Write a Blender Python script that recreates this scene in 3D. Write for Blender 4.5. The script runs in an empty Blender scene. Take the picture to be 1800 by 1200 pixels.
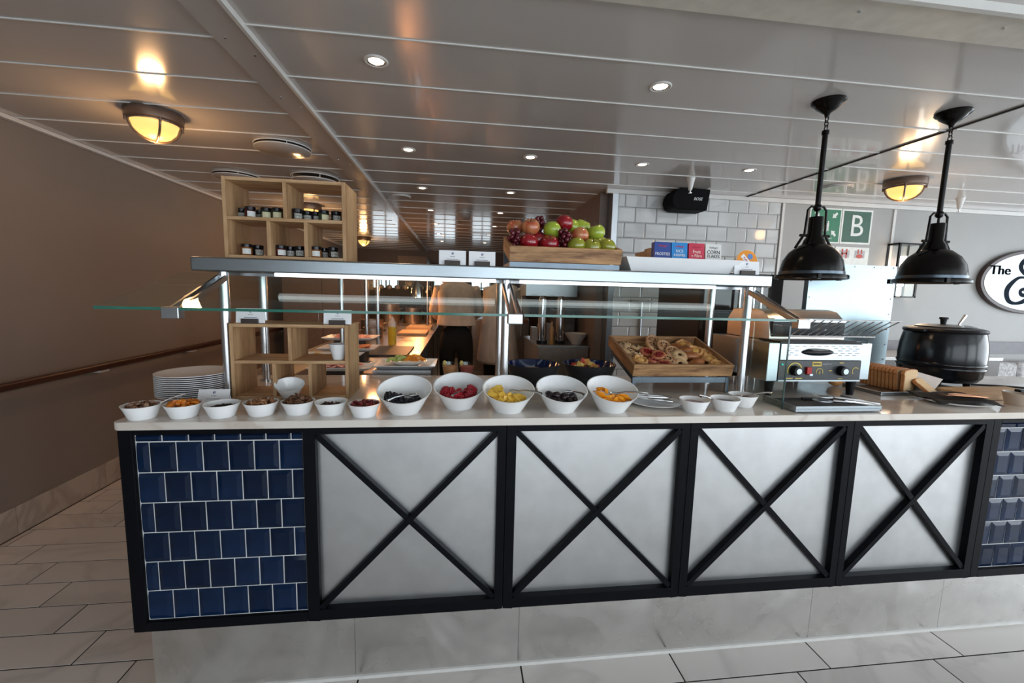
import bpy, bmesh, math, random
from mathutils import Vector, Matrix, Euler
random.seed(7)
PI = math.pi
C = bpy.context.scene.collection
S = bpy.context.scene

# ------------------------------------------------------------------ camera
def _cam_rot(a, b, c):
    f = Vector((math.sin(a)*math.cos(b), math.cos(a)*math.cos(b), -math.sin(b)))
    r = Vector((math.cos(a), -math.sin(a), 0)); u = r.cross(f)
    r2 = r*math.cos(c)+u*math.sin(c); u2 = -r*math.sin(c)+u*math.cos(c)
    return Matrix((r2, u2, -f)).transposed()
cd = bpy.data.cameras.new('camera'); cam = bpy.data.objects.new('camera', cd); C.objects.link(cam)
cd.sensor_width = 36; cd.lens = 743.43/1800*36; cd.clip_start = .02; cd.clip_end = 100
cam.matrix_world = Matrix.Translation((0, 0, 1.36)) @ _cam_rot(.1236962, .1160491, .0256088).to_4x4()
S.camera = cam
# ------------------------------------------------------------------ world, light, exposure
W = bpy.data.worlds.new('world'); S.world = W; W.use_nodes = True
wn = W.node_tree.nodes; bg = wn['Background']
bg.inputs[0].default_value = (.80, .90, 1.0, 1); bg.inputs[1].default_value = 2.0
S.view_settings.view_transform = 'Standard'; S.view_settings.look = 'None'
S.view_settings.gamma = 1; S.view_settings.use_curve_mapping = False
S.view_settings.exposure = 0.12
def area(name, loc, rot, sx, sy, power, col=(1, 1, 1)):
    l = bpy.data.lights.new(name, 'AREA'); l.shape = 'RECTANGLE'; l.size = sx; l.size_y = sy
    l.energy = power; l.color = col
    o = bpy.data.objects.new(name, l); C.objects.link(o); o.location = loc; o.rotation_euler = rot
    return o
def lamp_light(name, loc, power, col, r=.04, typ='POINT', spot=2.2):
    l = bpy.data.lights.new(name, typ); l.energy = power; l.color = col; l.shadow_soft_size = r
    if typ == 'SPOT': l.spot_size = spot; l.spot_blend = .7
    o = bpy.data.objects.new(name, l); C.objects.link(o); o.location = loc
    return o
DAY = (.86, .93, 1.0)
WARM = (1.0, .62, .32)
# daylight entering through the window bands of the rear and right walls
area('window_daylight', (1.65, -3.38, 1.28), (PI/2, 0, 0), 3.3, 1.6, 55, DAY)
area('window_daylight', (-1.2, -3.38, 1.28), (PI/2, 0, 0), 1.5, 1.6, 14, DAY)
area('window_daylight', (5.2, -3.38, 1.28), (PI/2, 0, 0), 2.8, 1.6, 75, DAY)
area('window_daylight', (6.88, -.15, 1.28), (PI/2, 0, PI/2), 5.4, 1.6, 120, DAY)

# ------------------------------------------------------------------ materials
MATS = {}
def nm(name):
    m = bpy.data.materials.new(name); m.use_nodes = True
    return m, m.node_tree.nodes, m.node_tree.links, m.node_tree.nodes['Principled BSDF']
def mat(name, col, rough=.5, metal=0., var=.06, scale=20., stretch=(1, 1, 1), bump=0., emit=None, estr=1., trans=0., spec=.5, coat=0., col2=None, rnd=0., ior=1.45, sss=0.):
    if name in MATS: return MATS[name]
    m, N, L, P = nm(name)
    tc = N.new('ShaderNodeTexCoord'); mp = N.new('ShaderNodeMapping'); no = N.new('ShaderNodeTexNoise')
    mp.inputs['Scale'].default_value = stretch; no.inputs['Scale'].default_value = scale; no.inputs['Detail'].default_value = 4
    L.new(tc.outputs['Object'], mp.inputs[0]); L.new(mp.outputs[0], no.inputs['Vector'])
    mx = N.new('ShaderNodeMix'); mx.data_type = 'RGBA'
    c2 = col2 if col2 else tuple(c*(1-var*2) for c in col)
    mx.inputs[6].default_value = (*c2, 1); mx.inputs[7].default_value = (*col, 1)
    rp = N.new('ShaderNodeMapRange'); rp.inputs[1].default_value = .35; rp.inputs[2].default_value = .65
    L.new(no.outputs['Fac'], rp.inputs[0]); L.new(rp.outputs[0], mx.inputs[0])
    out = mx.outputs[2]
    if rnd:
        oi = N.new('ShaderNodeObjectInfo'); hs = N.new('ShaderNodeHueSaturation'); mr = N.new('ShaderNodeMapRange')
        mr.inputs[3].default_value = 1-rnd; mr.inputs[4].default_value = 1+rnd
        L.new(oi.outputs['Random'], mr.inputs[0]); L.new(mr.outputs[0], hs.inputs['Value']); L.new(out, hs.inputs['Color']); out = hs.outputs[0]
    L.new(out, P.inputs['Base Color'])
    P.inputs['Roughness'].default_value = rough; P.inputs['Metallic'].default_value = metal
    P.inputs['Specular IOR Level'].default_value = spec; P.inputs['IOR'].default_value = ior
    P.inputs['Transmission Weight'].default_value = trans; P.inputs['Coat Weight'].default_value = coat
    if sss: P.inputs['Subsurface Weight'].default_value = sss; P.inputs['Subsurface Radius'].default_value = (.01, .005, .003)
    if emit: P.inputs['Emission Color'].default_value = (*emit, 1); P.inputs['Emission Strength'].default_value = estr
    if bump:
        b = N.new('ShaderNodeBump'); b.inputs['Strength'].default_value = bump; b.inputs['Distance'].default_value = .002
        L.new(no.outputs['Fac'], b.inputs['Height']); L.new(b.outputs[0], P.inputs['Normal'])
    MATS[name] = m; return m
def wood(name, c1, c2, scale=6., axis=0, rough=.55):
    m, N, L, P = nm(name)
    tc = N.new('ShaderNodeTexCoord'); mp = N.new('ShaderNodeMapping'); s = [9, 9, 9]; s[axis] = 1.0
    mp.inputs['Scale'].default_value = s
    no = N.new('ShaderNodeTexNoise'); no.inputs['Scale'].default_value = scale; no.inputs['Detail'].default_value = 6; no.inputs['Distortion'].default_value = .6
    wv = N.new('ShaderNodeTexNoise'); wv.inputs['Scale'].default_value = scale*5; wv.inputs['Detail'].default_value = 2
    L.new(tc.outputs['Object'], mp.inputs[0]); L.new(mp.outputs[0], no.inputs['Vector']); L.new(mp.outputs[0], wv.inputs['Vector'])
    ad = N.new('ShaderNodeMath'); ad.operation = 'MULTIPLY_ADD'; ad.inputs[1].default_value = .35
    L.new(wv.outputs['Fac'], ad.inputs[0]); L.new(no.outputs['Fac'], ad.inputs[2])
    cr = N.new('ShaderNodeValToRGB'); e = cr.color_ramp.elements
    e[0].position = .5; e[0].color = (*c1, 1); e[1].position = .85; e[1].color = (*c2, 1)
    L.new(ad.outputs[0], cr.inputs[0]); L.new(cr.outputs[0], P.inputs['Base Color'])
    P.inputs['Roughness'].default_value = rough
    b = N.new('ShaderNodeBump'); b.inputs['Strength'].default_value = .15; b.inputs['Distance'].default_value = .001
    L.new(ad.outputs[0], b.inputs['Height']); L.new(b.outputs[0], P.inputs['Normal'])
    return m
def marble(name, base, vein, rough, scale=2.2, rnd=.05):
    m, N, L, P = nm(name)
    g = N.new('ShaderNodeNewGeometry'); oi = N.new('ShaderNodeObjectInfo')
    va = N.new('ShaderNodeVectorMath'); va.operation = 'ADD'
    mu = N.new('ShaderNodeMath'); mu.operation = 'MULTIPLY'; mu.inputs[1].default_value = 37
    L.new(oi.outputs['Random'], mu.inputs[0]); L.new(g.outputs['Position'], va.inputs[0]); L.new(mu.outputs[0], va.inputs[1])
    no = N.new('ShaderNodeTexNoise'); no.inputs['Scale'].default_value = scale; no.inputs['Detail'].default_value = 7; no.inputs['Distortion'].default_value = 1.2
    L.new(va.outputs[0], no.inputs['Vector'])
    cr = N.new('ShaderNodeValToRGB'); e = cr.color_ramp.elements
    e[0].position = .44; e[0].color = (*base, 1); e[1].position = .56; e[1].color = (*base, 1)
    k = cr.color_ramp.elements.new(.5); k.color = (*vein, 1)
    k = cr.color_ramp.elements.new(.475); k.color = (*[b*.96 for b in base], 1)
    L.new(no.outputs['Fac'], cr.inputs[0])
    hs = N.new('ShaderNodeHueSaturation'); mr = N.new('ShaderNodeMapRange'); mr.inputs[3].default_value = 1-rnd; mr.inputs[4].default_value = 1+rnd
    L.new(oi.outputs['Random'], mr.inputs[0]); L.new(mr.outputs[0], hs.inputs['Value']); L.new(cr.outputs[0], hs.inputs['Color'])
    L.new(hs.outputs[0], P.inputs['Base Color']); P.inputs['Roughness'].default_value = rough
    return m
def glassmat(name, tint, ior=1.45, extra=0.):
    m, N, L, P = nm(name); N.remove(P)
    t = N.new('ShaderNodeBsdfTransparent'); t.inputs[0].default_value = (*tint, 1)
    gl = N.new('ShaderNodeBsdfGlossy'); gl.inputs['Roughness'].default_value = .02; gl.inputs[0].default_value = (.95, 1, .98, 1)
    fr = N.new('ShaderNodeLayerWeight'); fr.inputs[0].default_value = .5
    pw = N.new('ShaderNodeMath'); pw.operation = 'POWER'; pw.inputs[1].default_value = 5
    ad = N.new('ShaderNodeMath'); ad.operation = 'MULTIPLY_ADD'; ad.inputs[1].default_value = .34; ad.inputs[2].default_value = .028+extra; ad.use_clamp = True
    mx = N.new('ShaderNodeMixShader'); L.new(fr.outputs['Facing'], pw.inputs[0]); L.new(pw.outputs[0], ad.inputs[0]); L.new(ad.outputs[0], mx.inputs[0])
    L.new(t.outputs[0], mx.inputs[1]); L.new(gl.outputs[0], mx.inputs[2]); L.new(mx.outputs[0], N['Material Output'].inputs[0])
    return m
def emis(name, col, st):
    return mat(name, (.9, .9, .9), .4, emit=col, estr=st, var=.01)
def steelmat(name, col=(.40, .42, .44), rough=.32, stretch=(1, 1, 60), bump=.05, swirl=0.):
    m = mat(name, col, rough, 1., .04, 14, stretch, bump)
    if swirl:
        N = m.node_tree.nodes; L = m.node_tree.links; P = N['Principled BSDF']
        g = N.new('ShaderNodeNewGeometry')
        no = N.new('ShaderNodeTexNoise'); no.inputs['Scale'].default_value = 3.2; no.inputs['Detail'].default_value = 6; no.inputs['Distortion'].default_value = 1.6
        mr = N.new('ShaderNodeMapRange'); mr.inputs[1].default_value = .3; mr.inputs[2].default_value = .7
        mr.inputs[3].default_value = rough-swirl; mr.inputs[4].default_value = rough+swirl
        L.new(g.outputs['Position'], no.inputs['Vector']); L.new(no.outputs['Fac'], mr.inputs[0]); L.new(mr.outputs[0], P.inputs['Roughness'])
    return m

mt_ceil = mat('glossy_ceiling_paint', (.50, .475, .455), .17, 0, .01, 3, spec=.62, coat=.35)
mt_lip = mat('pale_trim_paint', (.62, .61, .59), .3, 0, .02)
mt_gapdark = mat('dark_gap', (.05, .045, .04), .7)
mt_wall_l = mat('taupe_wall_paint', (.20, .17, .147), .6, 0, .02, 4)
mt_wall_r = mat('grey_wall_paint', (.34, .335, .325), .5, 0, .02, 4)
mt_brown = mat('brown_wall_paint', (.16, .12, .10), .45)
mt_dark = mat('dark_kitchen_panel', (.07, .055, .048), .35)
mt_black = mat('black_painted_steel', (.004, .0045, .0065), .42, 0, .1, 40, spec=.10)
mt_blackpl = mat('black_plastic', (.006, .006, .008), .35, 0, .1, spec=.25)
mt_iron = mat('dark_bronze_metal', (.004, .0032, .003), .22, .0, .1, spec=.25)
mt_steel = steelmat('brushed_steel')
mt_steel_h = steelmat('brushed_steel_horizontal', (.30, .335, .36), .3, (1, 40, 60))
mt_panel = steelmat('brushed_door_steel', (.56, .57, .58), .36, (1, 1, 1), .0, .03)
mt_kick = steelmat('scuffed_kick_steel', (.72, .71, .69), .30, (1, 1, 1), .0, .12)
mt_chrome = mat('chrome', (.75, .76, .78), .12, 1., .02)
mt_satin = mat('satin_steel_tube', (.62, .63, .65), .25, 1., .02)
mt_stone = marble('quartz_worktop', (.68, .63, .575), (.56, .48, .42), .10, 1.6, .01)
mt_floor = marble('floor_tile_marble', (.60, .57, .54), (.50, .475, .45), .30, 1.3, .04)
mt_grout_d = mat('dark_floor_grout', (.035, .03, .028), .9, spec=.1)
mt_base = marble('baseboard_tile', (.40, .35, .30), (.30, .26, .22), .35)
mt_grout_w = mat('white_grout', (.74, .74, .73), .75)
mt_grout_g = mat('grey_grout', (.30, .29, .28), .8)
mt_blue = mat('glazed_blue_tile', (.005, .016, .048), .08, 0, .2, 8, rnd=.3, spec=.26, coat=.0)
mt_white_t = mat('glazed_white_tile', (.52, .525, .52), .08, 0, .03, 8, rnd=.04)
mt_porc = mat('white_porcelain', (.86, .87, .88), .12, 0, .01)
mt_pine = wood('pale_pine', (.33, .185, .085), (.56, .36, .19), 4, 2)
mt_pine_h = wood('pale_pine_horizontal', (.36, .205, .095), (.58, .38, .21), 4, 0)
mt_crate = wood('rough_crate_wood', (.17, .075, .03), (.52, .29, .13), 5, 0)
mt_crate_s = wood('rough_crate_wood_side', (.17, .075, .03), (.48, .26, .12), 5, 1)
mt_board = wood('chopping_board', (.50, .30, .15), (.66, .44, .25), 4, 0)
mt_rail = wood('dark_handrail_wood', (.035, .014, .010), (.06, .025, .017), 3, 1, .3)
mt_riser = mat('blue_grey_riser_steel', (.16, .20, .24), .35, .6)
mt_glass = glassmat('clear_glass', (.93, .97, .95))
mt_glass_thin = glassmat('thin_clear_glass', (.96, .98, .97))
mt_gedge = mat('green_glass_edge', (.03, .16, .12), .15, 0, .05, emit=None)
mt_card = mat('white_card', (.86, .87, .90), .5, 0, .01)
mt_ink = mat('dark_ink', (.03, .04, .08), .6)
mt_inkgrey = mat('grey_ink', (.30, .31, .34), .6)
mt_holder = mat('dark_wood_holder', (.045, .03, .025), .5)
mt_lamp = mat('warm_lamp_glass', (.30, .17, .05), .4, emit=(1.0, .58, .17), estr=1.25, var=.01)
mt_down = emis('downlight_lens', (1.0, .80, .58), 9)
mt_led = emis('led_strip', (.92, .97, 1.0), 1.5)

# ------------------------------------------------------------------ mesh helpers
class MB:
    def __init__(s): s.v = []; s.f = []
    def add(s, vs, fs, M=None):
        o = len(s.v); s.v += [tuple(M @ Vector(v)) if M is not None else tuple(v) for v in vs]
        s.f += [tuple(i+o for i in f) for f in fs]; return s
    def box(s, x0, x1, y0, y1, z0, z1, M=None):
        v = [(x, y, z) for x in (x0, x1) for y in (y0, y1) for z in (z0, z1)]
        return s.add(v, [(0, 1, 3, 2), (4, 6, 7, 5), (0, 4, 5, 1), (2, 3, 7, 6), (0, 2, 6, 4), (1, 5, 7, 3)], M)
    def bar(s, p0, p1, w, t):
        p0 = Vector(p0); p1 = Vector(p1); d = p1-p0; l = d.length; M = frame(p0, d)
        return s.box(-w/2, w/2, -t/2, t/2, 0, l, M)
    def cyl(s, p0, p1, r0, r1=None, n=16, cap=True):
        if r1 is None: r1 = r0
        p0 = Vector(p0); p1 = Vector(p1); M = frame(p0, p1-p0); l = (p1-p0).length
        v = []
        for k in range(n):
            a = 2*PI*k/n; v.append((r0*math.cos(a), r0*math.sin(a), 0))
        for k in range(n):
            a = 2*PI*k/n; v.append((r1*math.cos(a), r1*math.sin(a), l))
        f = [(k, (k+1) % n, n+(k+1) % n, n+k) for k in range(n)]
        if cap: f += [tuple(range(n-1, -1, -1)), tuple(range(n, 2*n))]
        return s.add(v, f, M)
    def tube(s, pts, r, n=8, taper=None):
        pts = [Vector(p) for p in pts]; m = len(pts); vs = []; fs = []; up = None
        for i, p in enumerate(pts):
            d = (pts[min(i+1, m-1)]-pts[max(i-1, 0)]).normalized()
            if up is None: up = d.orthogonal().normalized()
            up = (up-d*up.dot(d)); up = up.normalized() if up.length > 1e-6 else d.orthogonal().normalized()
            b = d.cross(up); rr = r if taper is None else r*taper[i]
            for k in range(n):
                a = 2*PI*k/n; vs.append(p+(up*math.cos(a)+b*math.sin(a))*rr)
        for i in range(m-1):
            for k in range(n): fs.append((i*n+k, i*n+(k+1) % n, (i+1)*n+(k+1) % n, (i+1)*n+k))
        fs += [tuple(range(n-1, -1, -1)), tuple(range((m-1)*n, m*n))]
        return s.add(vs, fs)
    def lathe(s, prof, n=32, c=(0, 0, 0), fn=None, cap=False):
        vs = []; fs = []; m = len(prof)
        for r, z in prof:
            for k in range(n):
                a = 2*PI*k/n; p = (r*math.cos(a), r*math.sin(a), z)
                if fn: p = fn(*p)
                vs.append((p[0]+c[0], p[1]+c[1], p[2]+c[2]))
        for i in range(m-1):
            for k in range(n): fs.append((i*n+k, i*n+(k+1) % n, (i+1)*n+(k+1) % n, (i+1)*n+k))
        if prof[0][0] > 1e-4 and cap: fs.append(tuple(range(n-1, -1, -1)))
        if prof[-1][0] > 1e-4 and cap: fs.append(tuple(range((m-1)*n, m*n)))
        return s.add(vs, fs)
    def ball(s, c, r, n=12, m=8, rot=None):
        if not hasattr(r, '__len__'): r = (r, r, r)
        vs = []; fs = []
        for i in range(m+1):
            t = PI*i/m
            for k in range(n):
                a = 2*PI*k/n; p = Vector((r[0]*math.sin(t)*math.cos(a), r[1]*math.sin(t)*math.sin(a), r[2]*math.cos(t)))
                if rot is not None: p = rot @ p
                vs.append(p+Vector(c))
        for i in range(m):
            for k in range(n): fs.append((i*n+k, (i+1)*n+k, (i+1)*n+(k+1) % n, i*n+(k+1) % n))
        return s.add(vs, fs)
    def prism(s, pts, z0, z1, M=None):
        n = len(pts); v = [(x, y, z0) for x, y in pts]+[(x, y, z1) for x, y in pts]
        f = [tuple(range(n-1, -1, -1)), tuple(range(n, 2*n))]+[(k, (k+1) % n, n+(k+1) % n, n+k) for k in range(n)]
        return s.add(v, f, M)
    def mesh(s, name, m, smooth=35):
        me = bpy.data.meshes.new(name); me.from_pydata([tuple(v) for v in s.v], [], s.f)
        bm = bmesh.new(); bm.from_mesh(me); bmesh.ops.remove_doubles(bm, verts=bm.verts, dist=1e-6)
        bmesh.ops.recalc_face_normals(bm, faces=bm.faces); bm.to_mesh(me); bm.free()
        if m: me.materials.append(m)
        if smooth:
            me.shade_smooth(); me.set_sharp_from_angle(angle=math.radians(smooth))
        return me
    def build(s, name, m, parent=None, smooth=35, bevel=0, loc=None, seg=2):
        return link(name, s.mesh(name, m, smooth), parent, bevel, loc, seg)
def link(name, me, parent=None, bevel=0, loc=None, seg=2):
    o = bpy.data.objects.new(name, me); C.objects.link(o)
    if parent: o.parent = parent
    if loc: o.location = loc
    if bevel:
        b = o.modifiers.new('bevel', 'BEVEL'); b.width = bevel; b.segments = seg; b.limit_method = 'ANGLE'; b.angle_limit = .6
        b.harden_normals = True
    return o
def frame(p, d):
    z = Vector(d).normalized(); x = Vector((0, 0, 1)).cross(z)
    if x.length < 1e-4: x = Vector((1, 0, 0))
    x.normalize(); y = z.cross(x)
    M = Matrix((x, y, z)).transposed().to_4x4(); M.translation = Vector(p); return M
def box(x0, x1, y0, y1, z0, z1): return MB().box(x0, x1, y0, y1, z0, z1)
def thing(name, label, cat, loc=(0, 0, 0), rz=0, group=None):
    o = bpy.data.objects.new(name, None); C.objects.link(o); o.empty_display_size = .05
    o.location = loc; o.rotation_euler = (0, 0, rz); o['label'] = label; o['category'] = cat
    if group: o['group'] = group
    return o
def tag(o, label, cat, group=None, kind=None):
    o['label'] = label; o['category'] = cat
    if group: o['group'] = group
    if kind: o['kind'] = kind
    return o
def struct(o): o['kind'] = 'structure'; return o
def dup(root, loc, rz=None, label=None, group=None, scale=None, rot=None):
    def cp(o, par):
        c = o.copy(); C.objects.link(c); c.parent = par
        for ch in KIDS.get(o.name, []) or [x for x in o.children]: cp(ch, c)
        return c
    r = cp(root, root.parent); r.location = loc
    if rz is not None: r.rotation_euler = (0, 0, rz)
    if rot is not None: r.rotation_euler = rot
    if label: r['label'] = label
    if group: r['group'] = group
    if scale: r.scale = scale
    return r
KIDS = {}
def text(body, size, m, parent, loc, rot=(PI/2, 0, 0), ext=.0006, align='CENTER', shear=0., name='lettering', sx=1., off=0.):
    cu = bpy.data.curves.new('lettering', 'FONT'); cu.body = body; cu.size = size; cu.extrude = ext
    cu.align_x = align; cu.align_y = 'CENTER'; cu.shear = shear; cu.resolution_u = 3; cu.offset = off
    t = bpy.data.objects.new('lettering_tmp', cu); C.objects.link(t)
    me = bpy.data.meshes.new_from_object(t.evaluated_get(bpy.context.evaluated_depsgraph_get()))
    bpy.data.objects.remove(t); me.materials.clear(); me.materials.append(m)
    o = link(name, me, parent); o.location = loc; o.rotation_euler = rot; o.scale = (sx, 1, 1); return o

# ================================================================== SETTING
ZC = 2.2
# floor
fl = struct(box(-2.45, 7.1, -3.6, 9.6, -.1, -.0016).build('floor', mt_grout_d))
def floor_tile(x0, x1, y0, y1):
    g = .0030; w = x1-x0-2*g; h = y1-y0-2*g
    k = (round(w, 3), round(h, 3))
    if k not in FT:
        FT[k] = box(-w/2, w/2, -h/2, h/2, -.006, 0).mesh('tile', mt_floor, 0)
    o = link('tile', FT[k], fl); o.location = ((x0+x1)/2, (y0+y1)/2, 0)
FT = {}
def row(y0, y1, off, xa, xb, L=.575):
    k = math.floor((xa-off)/L)
    x = off+k*L
    while x < xb:
        a = max(x, xa); b = min(x+L, xb)
        if b-a > .02: floor_tile(a, b, y0, y1)
        x += L
for k in range(14):
    row(1.54+.157*k, 1.697+.157*k, -1.365-.187*k, -2.335, -1.0)
row(1.4025, 1.54, -1.15, -2.335, -1.0)
row(1.265, 1.4025, .81, -2.335, 2.95)
for k in range(1, 4):
    row(1.265-.157*k, 1.265-.157*(k-1), .81-.14-.187*(k-1)-.0+ .0, -2.335, 2.95)
def bricktile(name, c1, c2, mortar, rough, w, h, off=.5, ms=.002):
    m, N, L, P = nm(name); g = N.new('ShaderNodeNewGeometry'); b = N.new('ShaderNodeTexBrick')
    b.inputs['Color1'].default_value = (*c1, 1); b.inputs['Color2'].default_value = (*c2, 1); b.inputs['Mortar'].default_value = (*mortar, 1)
    b.inputs['Scale'].default_value = 1; b.inputs['Brick Width'].default_value = w; b.inputs['Row Height'].default_value = h; b.inputs['Mortar Size'].default_value = ms
    b.offset = off; L.new(g.outputs['Position'], b.inputs['Vector']); L.new(b.outputs[0], P.inputs['Base Color']); P.inputs['Roughness'].default_value = rough; return m
mt_far_floor = bricktile('far_floor_tiling', (.58, .55, .51), (.62, .59, .55), (.10, .09, .085), .3, .575, .157, .33)
ft = MB().box(-2.335, 7, -3.4, .79, -.0014, -.0002); ft.box(2.955, 7, .795, 9.45, -.0014, -.0002); ft.box(-2.335, 2.95, 3.74, 9.45, -.0014, -.0002); ft.box(-.995, 2.95, 2.0, 3.735, -.0014, -.0002)
o = ft.build('far_tiling', mt_far_floor, fl, 0); o['kind'] = 'stuff'
# walls
wl = struct(box(-2.45, -2.35, -3.6, 9.6, 0, ZC).build('wall_left', mt_wall_l))
bl = struct(box(-2.35, -2.349, -3.5, 9.5, 0, .15).build('baseboard_left', mt_grout_d))
bt = {}
y = 2.437-.575*3
while y < 6.4:
    o = link('tile', bt.setdefault(0, box(-.008, 0, -.286, .286, .001, .156).mesh('tile', mt_base, 0)), bl); o.location = (-2.3405, y+.2875, 0); y += .575
box(-2.349, -2.3405, y, 9.4, .001, .156).build('tile', mt_base, bl)
wf = struct(bpy.data.objects.new('wall_far', None)); C.objects.link(wf)
# far wall with three window openings
fw = MB(); WX = [(-.60, -.10), (.22, .70), (1.38, 1.90), (-1.9, -1.3)]; z0, z1 = 1.36, 1.95
xs = sorted(WX); cur = -2.35
for a, b in xs:
    fw.box(cur, a, 9.5, 9.6, 0, ZC); fw.box(a, b, 9.5, 9.6, 0, z0); fw.box(a, b, 9.5, 9.6, z1, ZC); cur = b
fw.box(cur, 7, 9.5, 9.6, 0, ZC); fw.build('wall_panel', mt_brown, wf)
for i, (a, b) in enumerate(xs):
    w = struct(MB().box(a, a+.03, 9.47, 9.6, z0, z1).box(b-.03, b, 9.47, 9.6, z0, z1).box(a, b, 9.47, 9.6, z0, z0+.03).box(a, b, 9.47, 9.6, z1-.03, z1).box((a+b)/2-.012, (a+b)/2+.012, 9.5, 9.54, z0, z1).build('window_%d' % (i+1), mt_dark))
    box(a+.03, b-.03, 9.53, 9.535, z0+.03, z1-.03).build('glass_pane', mt_glass_thin, w)
# rear wall (behind the viewer) and right wall, both with window bands
def winwall(name, along, fixed, segs, a0, a1, zl, zh, n0, thick=.1):
    m = MB(); cur = a0
    def bx(a, b, zA, zB, t0=0, t1=thick):
        if along == 'x': m_.box(a, b, fixed-t1, fixed-t0, zA, zB)
        else: m_.box(fixed+t0, fixed+t1, a, b, zA, zB)
    m_ = m
    for a, b in segs:
        bx(cur, a, 0, ZC); bx(a, b, 0, zl); bx(a, b, zh, ZC); cur = b
    bx(cur, a1, 0, ZC); struct(m.build(name, mt_wall_r))
    for i, (a, b) in enumerate(segs):
        m_ = MB(); n = 3
        for k in range(n+1):
            q = a+(b-a)*k/n; bx(max(a, q-.03), min(b, q+.03), zl, zh, .02, .08)
        bx(a, b, zl, zl+.05, .02, .08); bx(a, b, zh-.05, zh, .02, .08)
        w = struct(m_.build('window_%d' % (n0+i), mt_lip)); m_ = MB(); bx(a, b, zl+.05, zh-.05, .045, .05); m_.build('glass_pane', mt_glass_thin, w)
winwall('wall_rear', 'x', -3.5, [(-1.95, -.45), (.0, 3.3), (3.8, 6.6)], -2.35, 7, .46, 2.1, 5)
winwall('wall_right', 'y', 7.0, [(-2.9, 2.6)], -3.5, 9.5, .46, 2.1, 8)
# back wall: grey section and tiled section
wb = struct(box(2.70, 7, 3.4, 3.5, 0, ZC).build('wall_back', mt_wall_r))
tb = box(1.24, 2.70, 3.402, 3.5, 0, ZC).build('tile_backing', mt_grout_g, wb)
WT = {}
def wall_tile(x0, x1, z0, z1):
    k = (round(x1-x0, 3), round(z1-z0, 3))
    if k not in WT:
        w, h = k[0]/2-.0025, k[1]/2-.0025; b = .008
        v = [(-w, 0, -h), (w, 0, -h), (w, 0, h), (-w, 0, h), (-w, -.005, -h), (w, -.005, -h), (w, -.005, h), (-w, -.005, h), (-w+b, -.008, -h+b), (w-b, -.008, -h+b), (w-b, -.008, h-b), (-w+b, -.008, h-b)]
        f = [(0, 1, 5, 4), (1, 2, 6, 5), (2, 3, 7, 6), (3, 0, 4, 7), (4, 5, 9, 8), (5, 6, 10, 9), (6, 7, 11, 10), (7, 4, 8, 11), (8, 9, 10, 11)]
        WT[k] = MB().add(v, f).mesh('tile', mt_white_t, 0)
    o = link('tile', WT[k], wb); o.location = ((x0+x1)/2, 3.402, (z0+z1)/2)
for k in range(13):
    zt = 2.191-.1215*k; x = 1.137+(.09 if k % 2 else 0)
    while x < 2.70:
        a = max(x, 1.255); b = min(x+.18, 2.695)
        if b-a > .02: wall_tile(a, b, zt-.1215, zt)
        x += .18
wp = struct(box(1.14, 1.235, 3.5, 4.5, 0, ZC).build('wall_partition', mt_brown))
struct(box(1.205, 1.25, 3.375, 3.505, 0, ZC).build('trim_6', mt_steel))
struct(box(2.70, 2.722, 3.385, 3.4, 0, 2.17).build('trim_7', mt_lip))
struct(box(3.775, 3.80, 3.39, 3.4, 0, 2.17).build('trim_8', mt_lip))
struct(box(3.1, 7, 3.375, 3.4, .90, 1.01).build('trim_9', mat('grey_dado', (.13, .12, .13), .4)))
struct(MB().box(1.15, 7, 3.365, 3.4, 2.165, 2.2).build('trim_4', mt_lip, bevel=.004))
struct(MB().box(-2.35, -2.315, -3.4, 9.4, 2.178, 2.2).build('trim_5', mt_lip, bevel=.004))
# ceiling
ce = struct(box(-2.45, 7.1, -3.6, 9.6, ZC+.012, ZC+.1).build('ceiling', mt_gapdark))
CP = {}
def ceil_strips(x0, x1, ys, far=6.5):
    me = {}
    for a, b in zip(ys[:-1], ys[1:]):
        k = round(b-a, 3)
        if k not in me:
            h = k/2; w = (x1-x0)/2
            m = MB(); m.box(-w, w, -h+.007, h, 0, .012)
            me[k] = (m.mesh('ceiling_panel', mt_ceil, 0), MB().box(-w, w, -h-.0005, -h+.0045, -.004, .012).mesh('joint_bead', mt_lip, 0))
        o = link('ceiling_panel', me[k][0], ce); o.location = ((x0+x1)/2, (a+b)/2, ZC)
        j = link('joint_bead', me[k][1], o)
P1 = [1.27, 1.572]+[1.572+.3345*k for k in range(1, 24)]
ceil_strips(-.70, 2.352, [y for y in P1 if y < 9.45]+[9.5])
P2 = [1.667+.319*k for k in range(-6, 25)]
ceil_strips(-2.35, -.84, P2+[9.5])
P3 = [1.879+.311*k for k in range(-2, 25)]
ceil_strips(2.372, 7, [y for y in P3 if y < 9.4]+[9.5])
P4 = [-3.4+.335*k for k in range(0, 14)]
ceil_strips(-.70, 7, [y for y in P4 if y < 1.0]+[1.118])
ceil_strips(-2.35, -.84, [-3.5, -2.5, -1.5, -.9, -.247])
t = struct(box(-.84, -.712, -3.4, 9.45, 2.191, 2.212).build('trim_1', mt_ceil))
box(-.713, -.70, -3.4, 9.45, 2.180, 2.212).build('edge_lip', mt_lip, t)
sc = MB()
for k in range(12):
    for xx in (-.80, -.75): sc.cyl((xx, 1.2+.45*k+(0 if xx < -.77 else .1), 2.188), (xx, 1.2+.45*k+(0 if xx < -.77 else .1), 2.191), .004, n=8)
o = sc.build('screw_head', mt_chrome, t); o['kind'] = 'stuff'
mt_bulk = mat('cream_bulkhead_paint', (.60, .57, .50), .35)
t = struct(box(-.70, 7, 1.13, 1.27, 2.188, 2.212).build('trim_2', mt_bulk))
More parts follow.
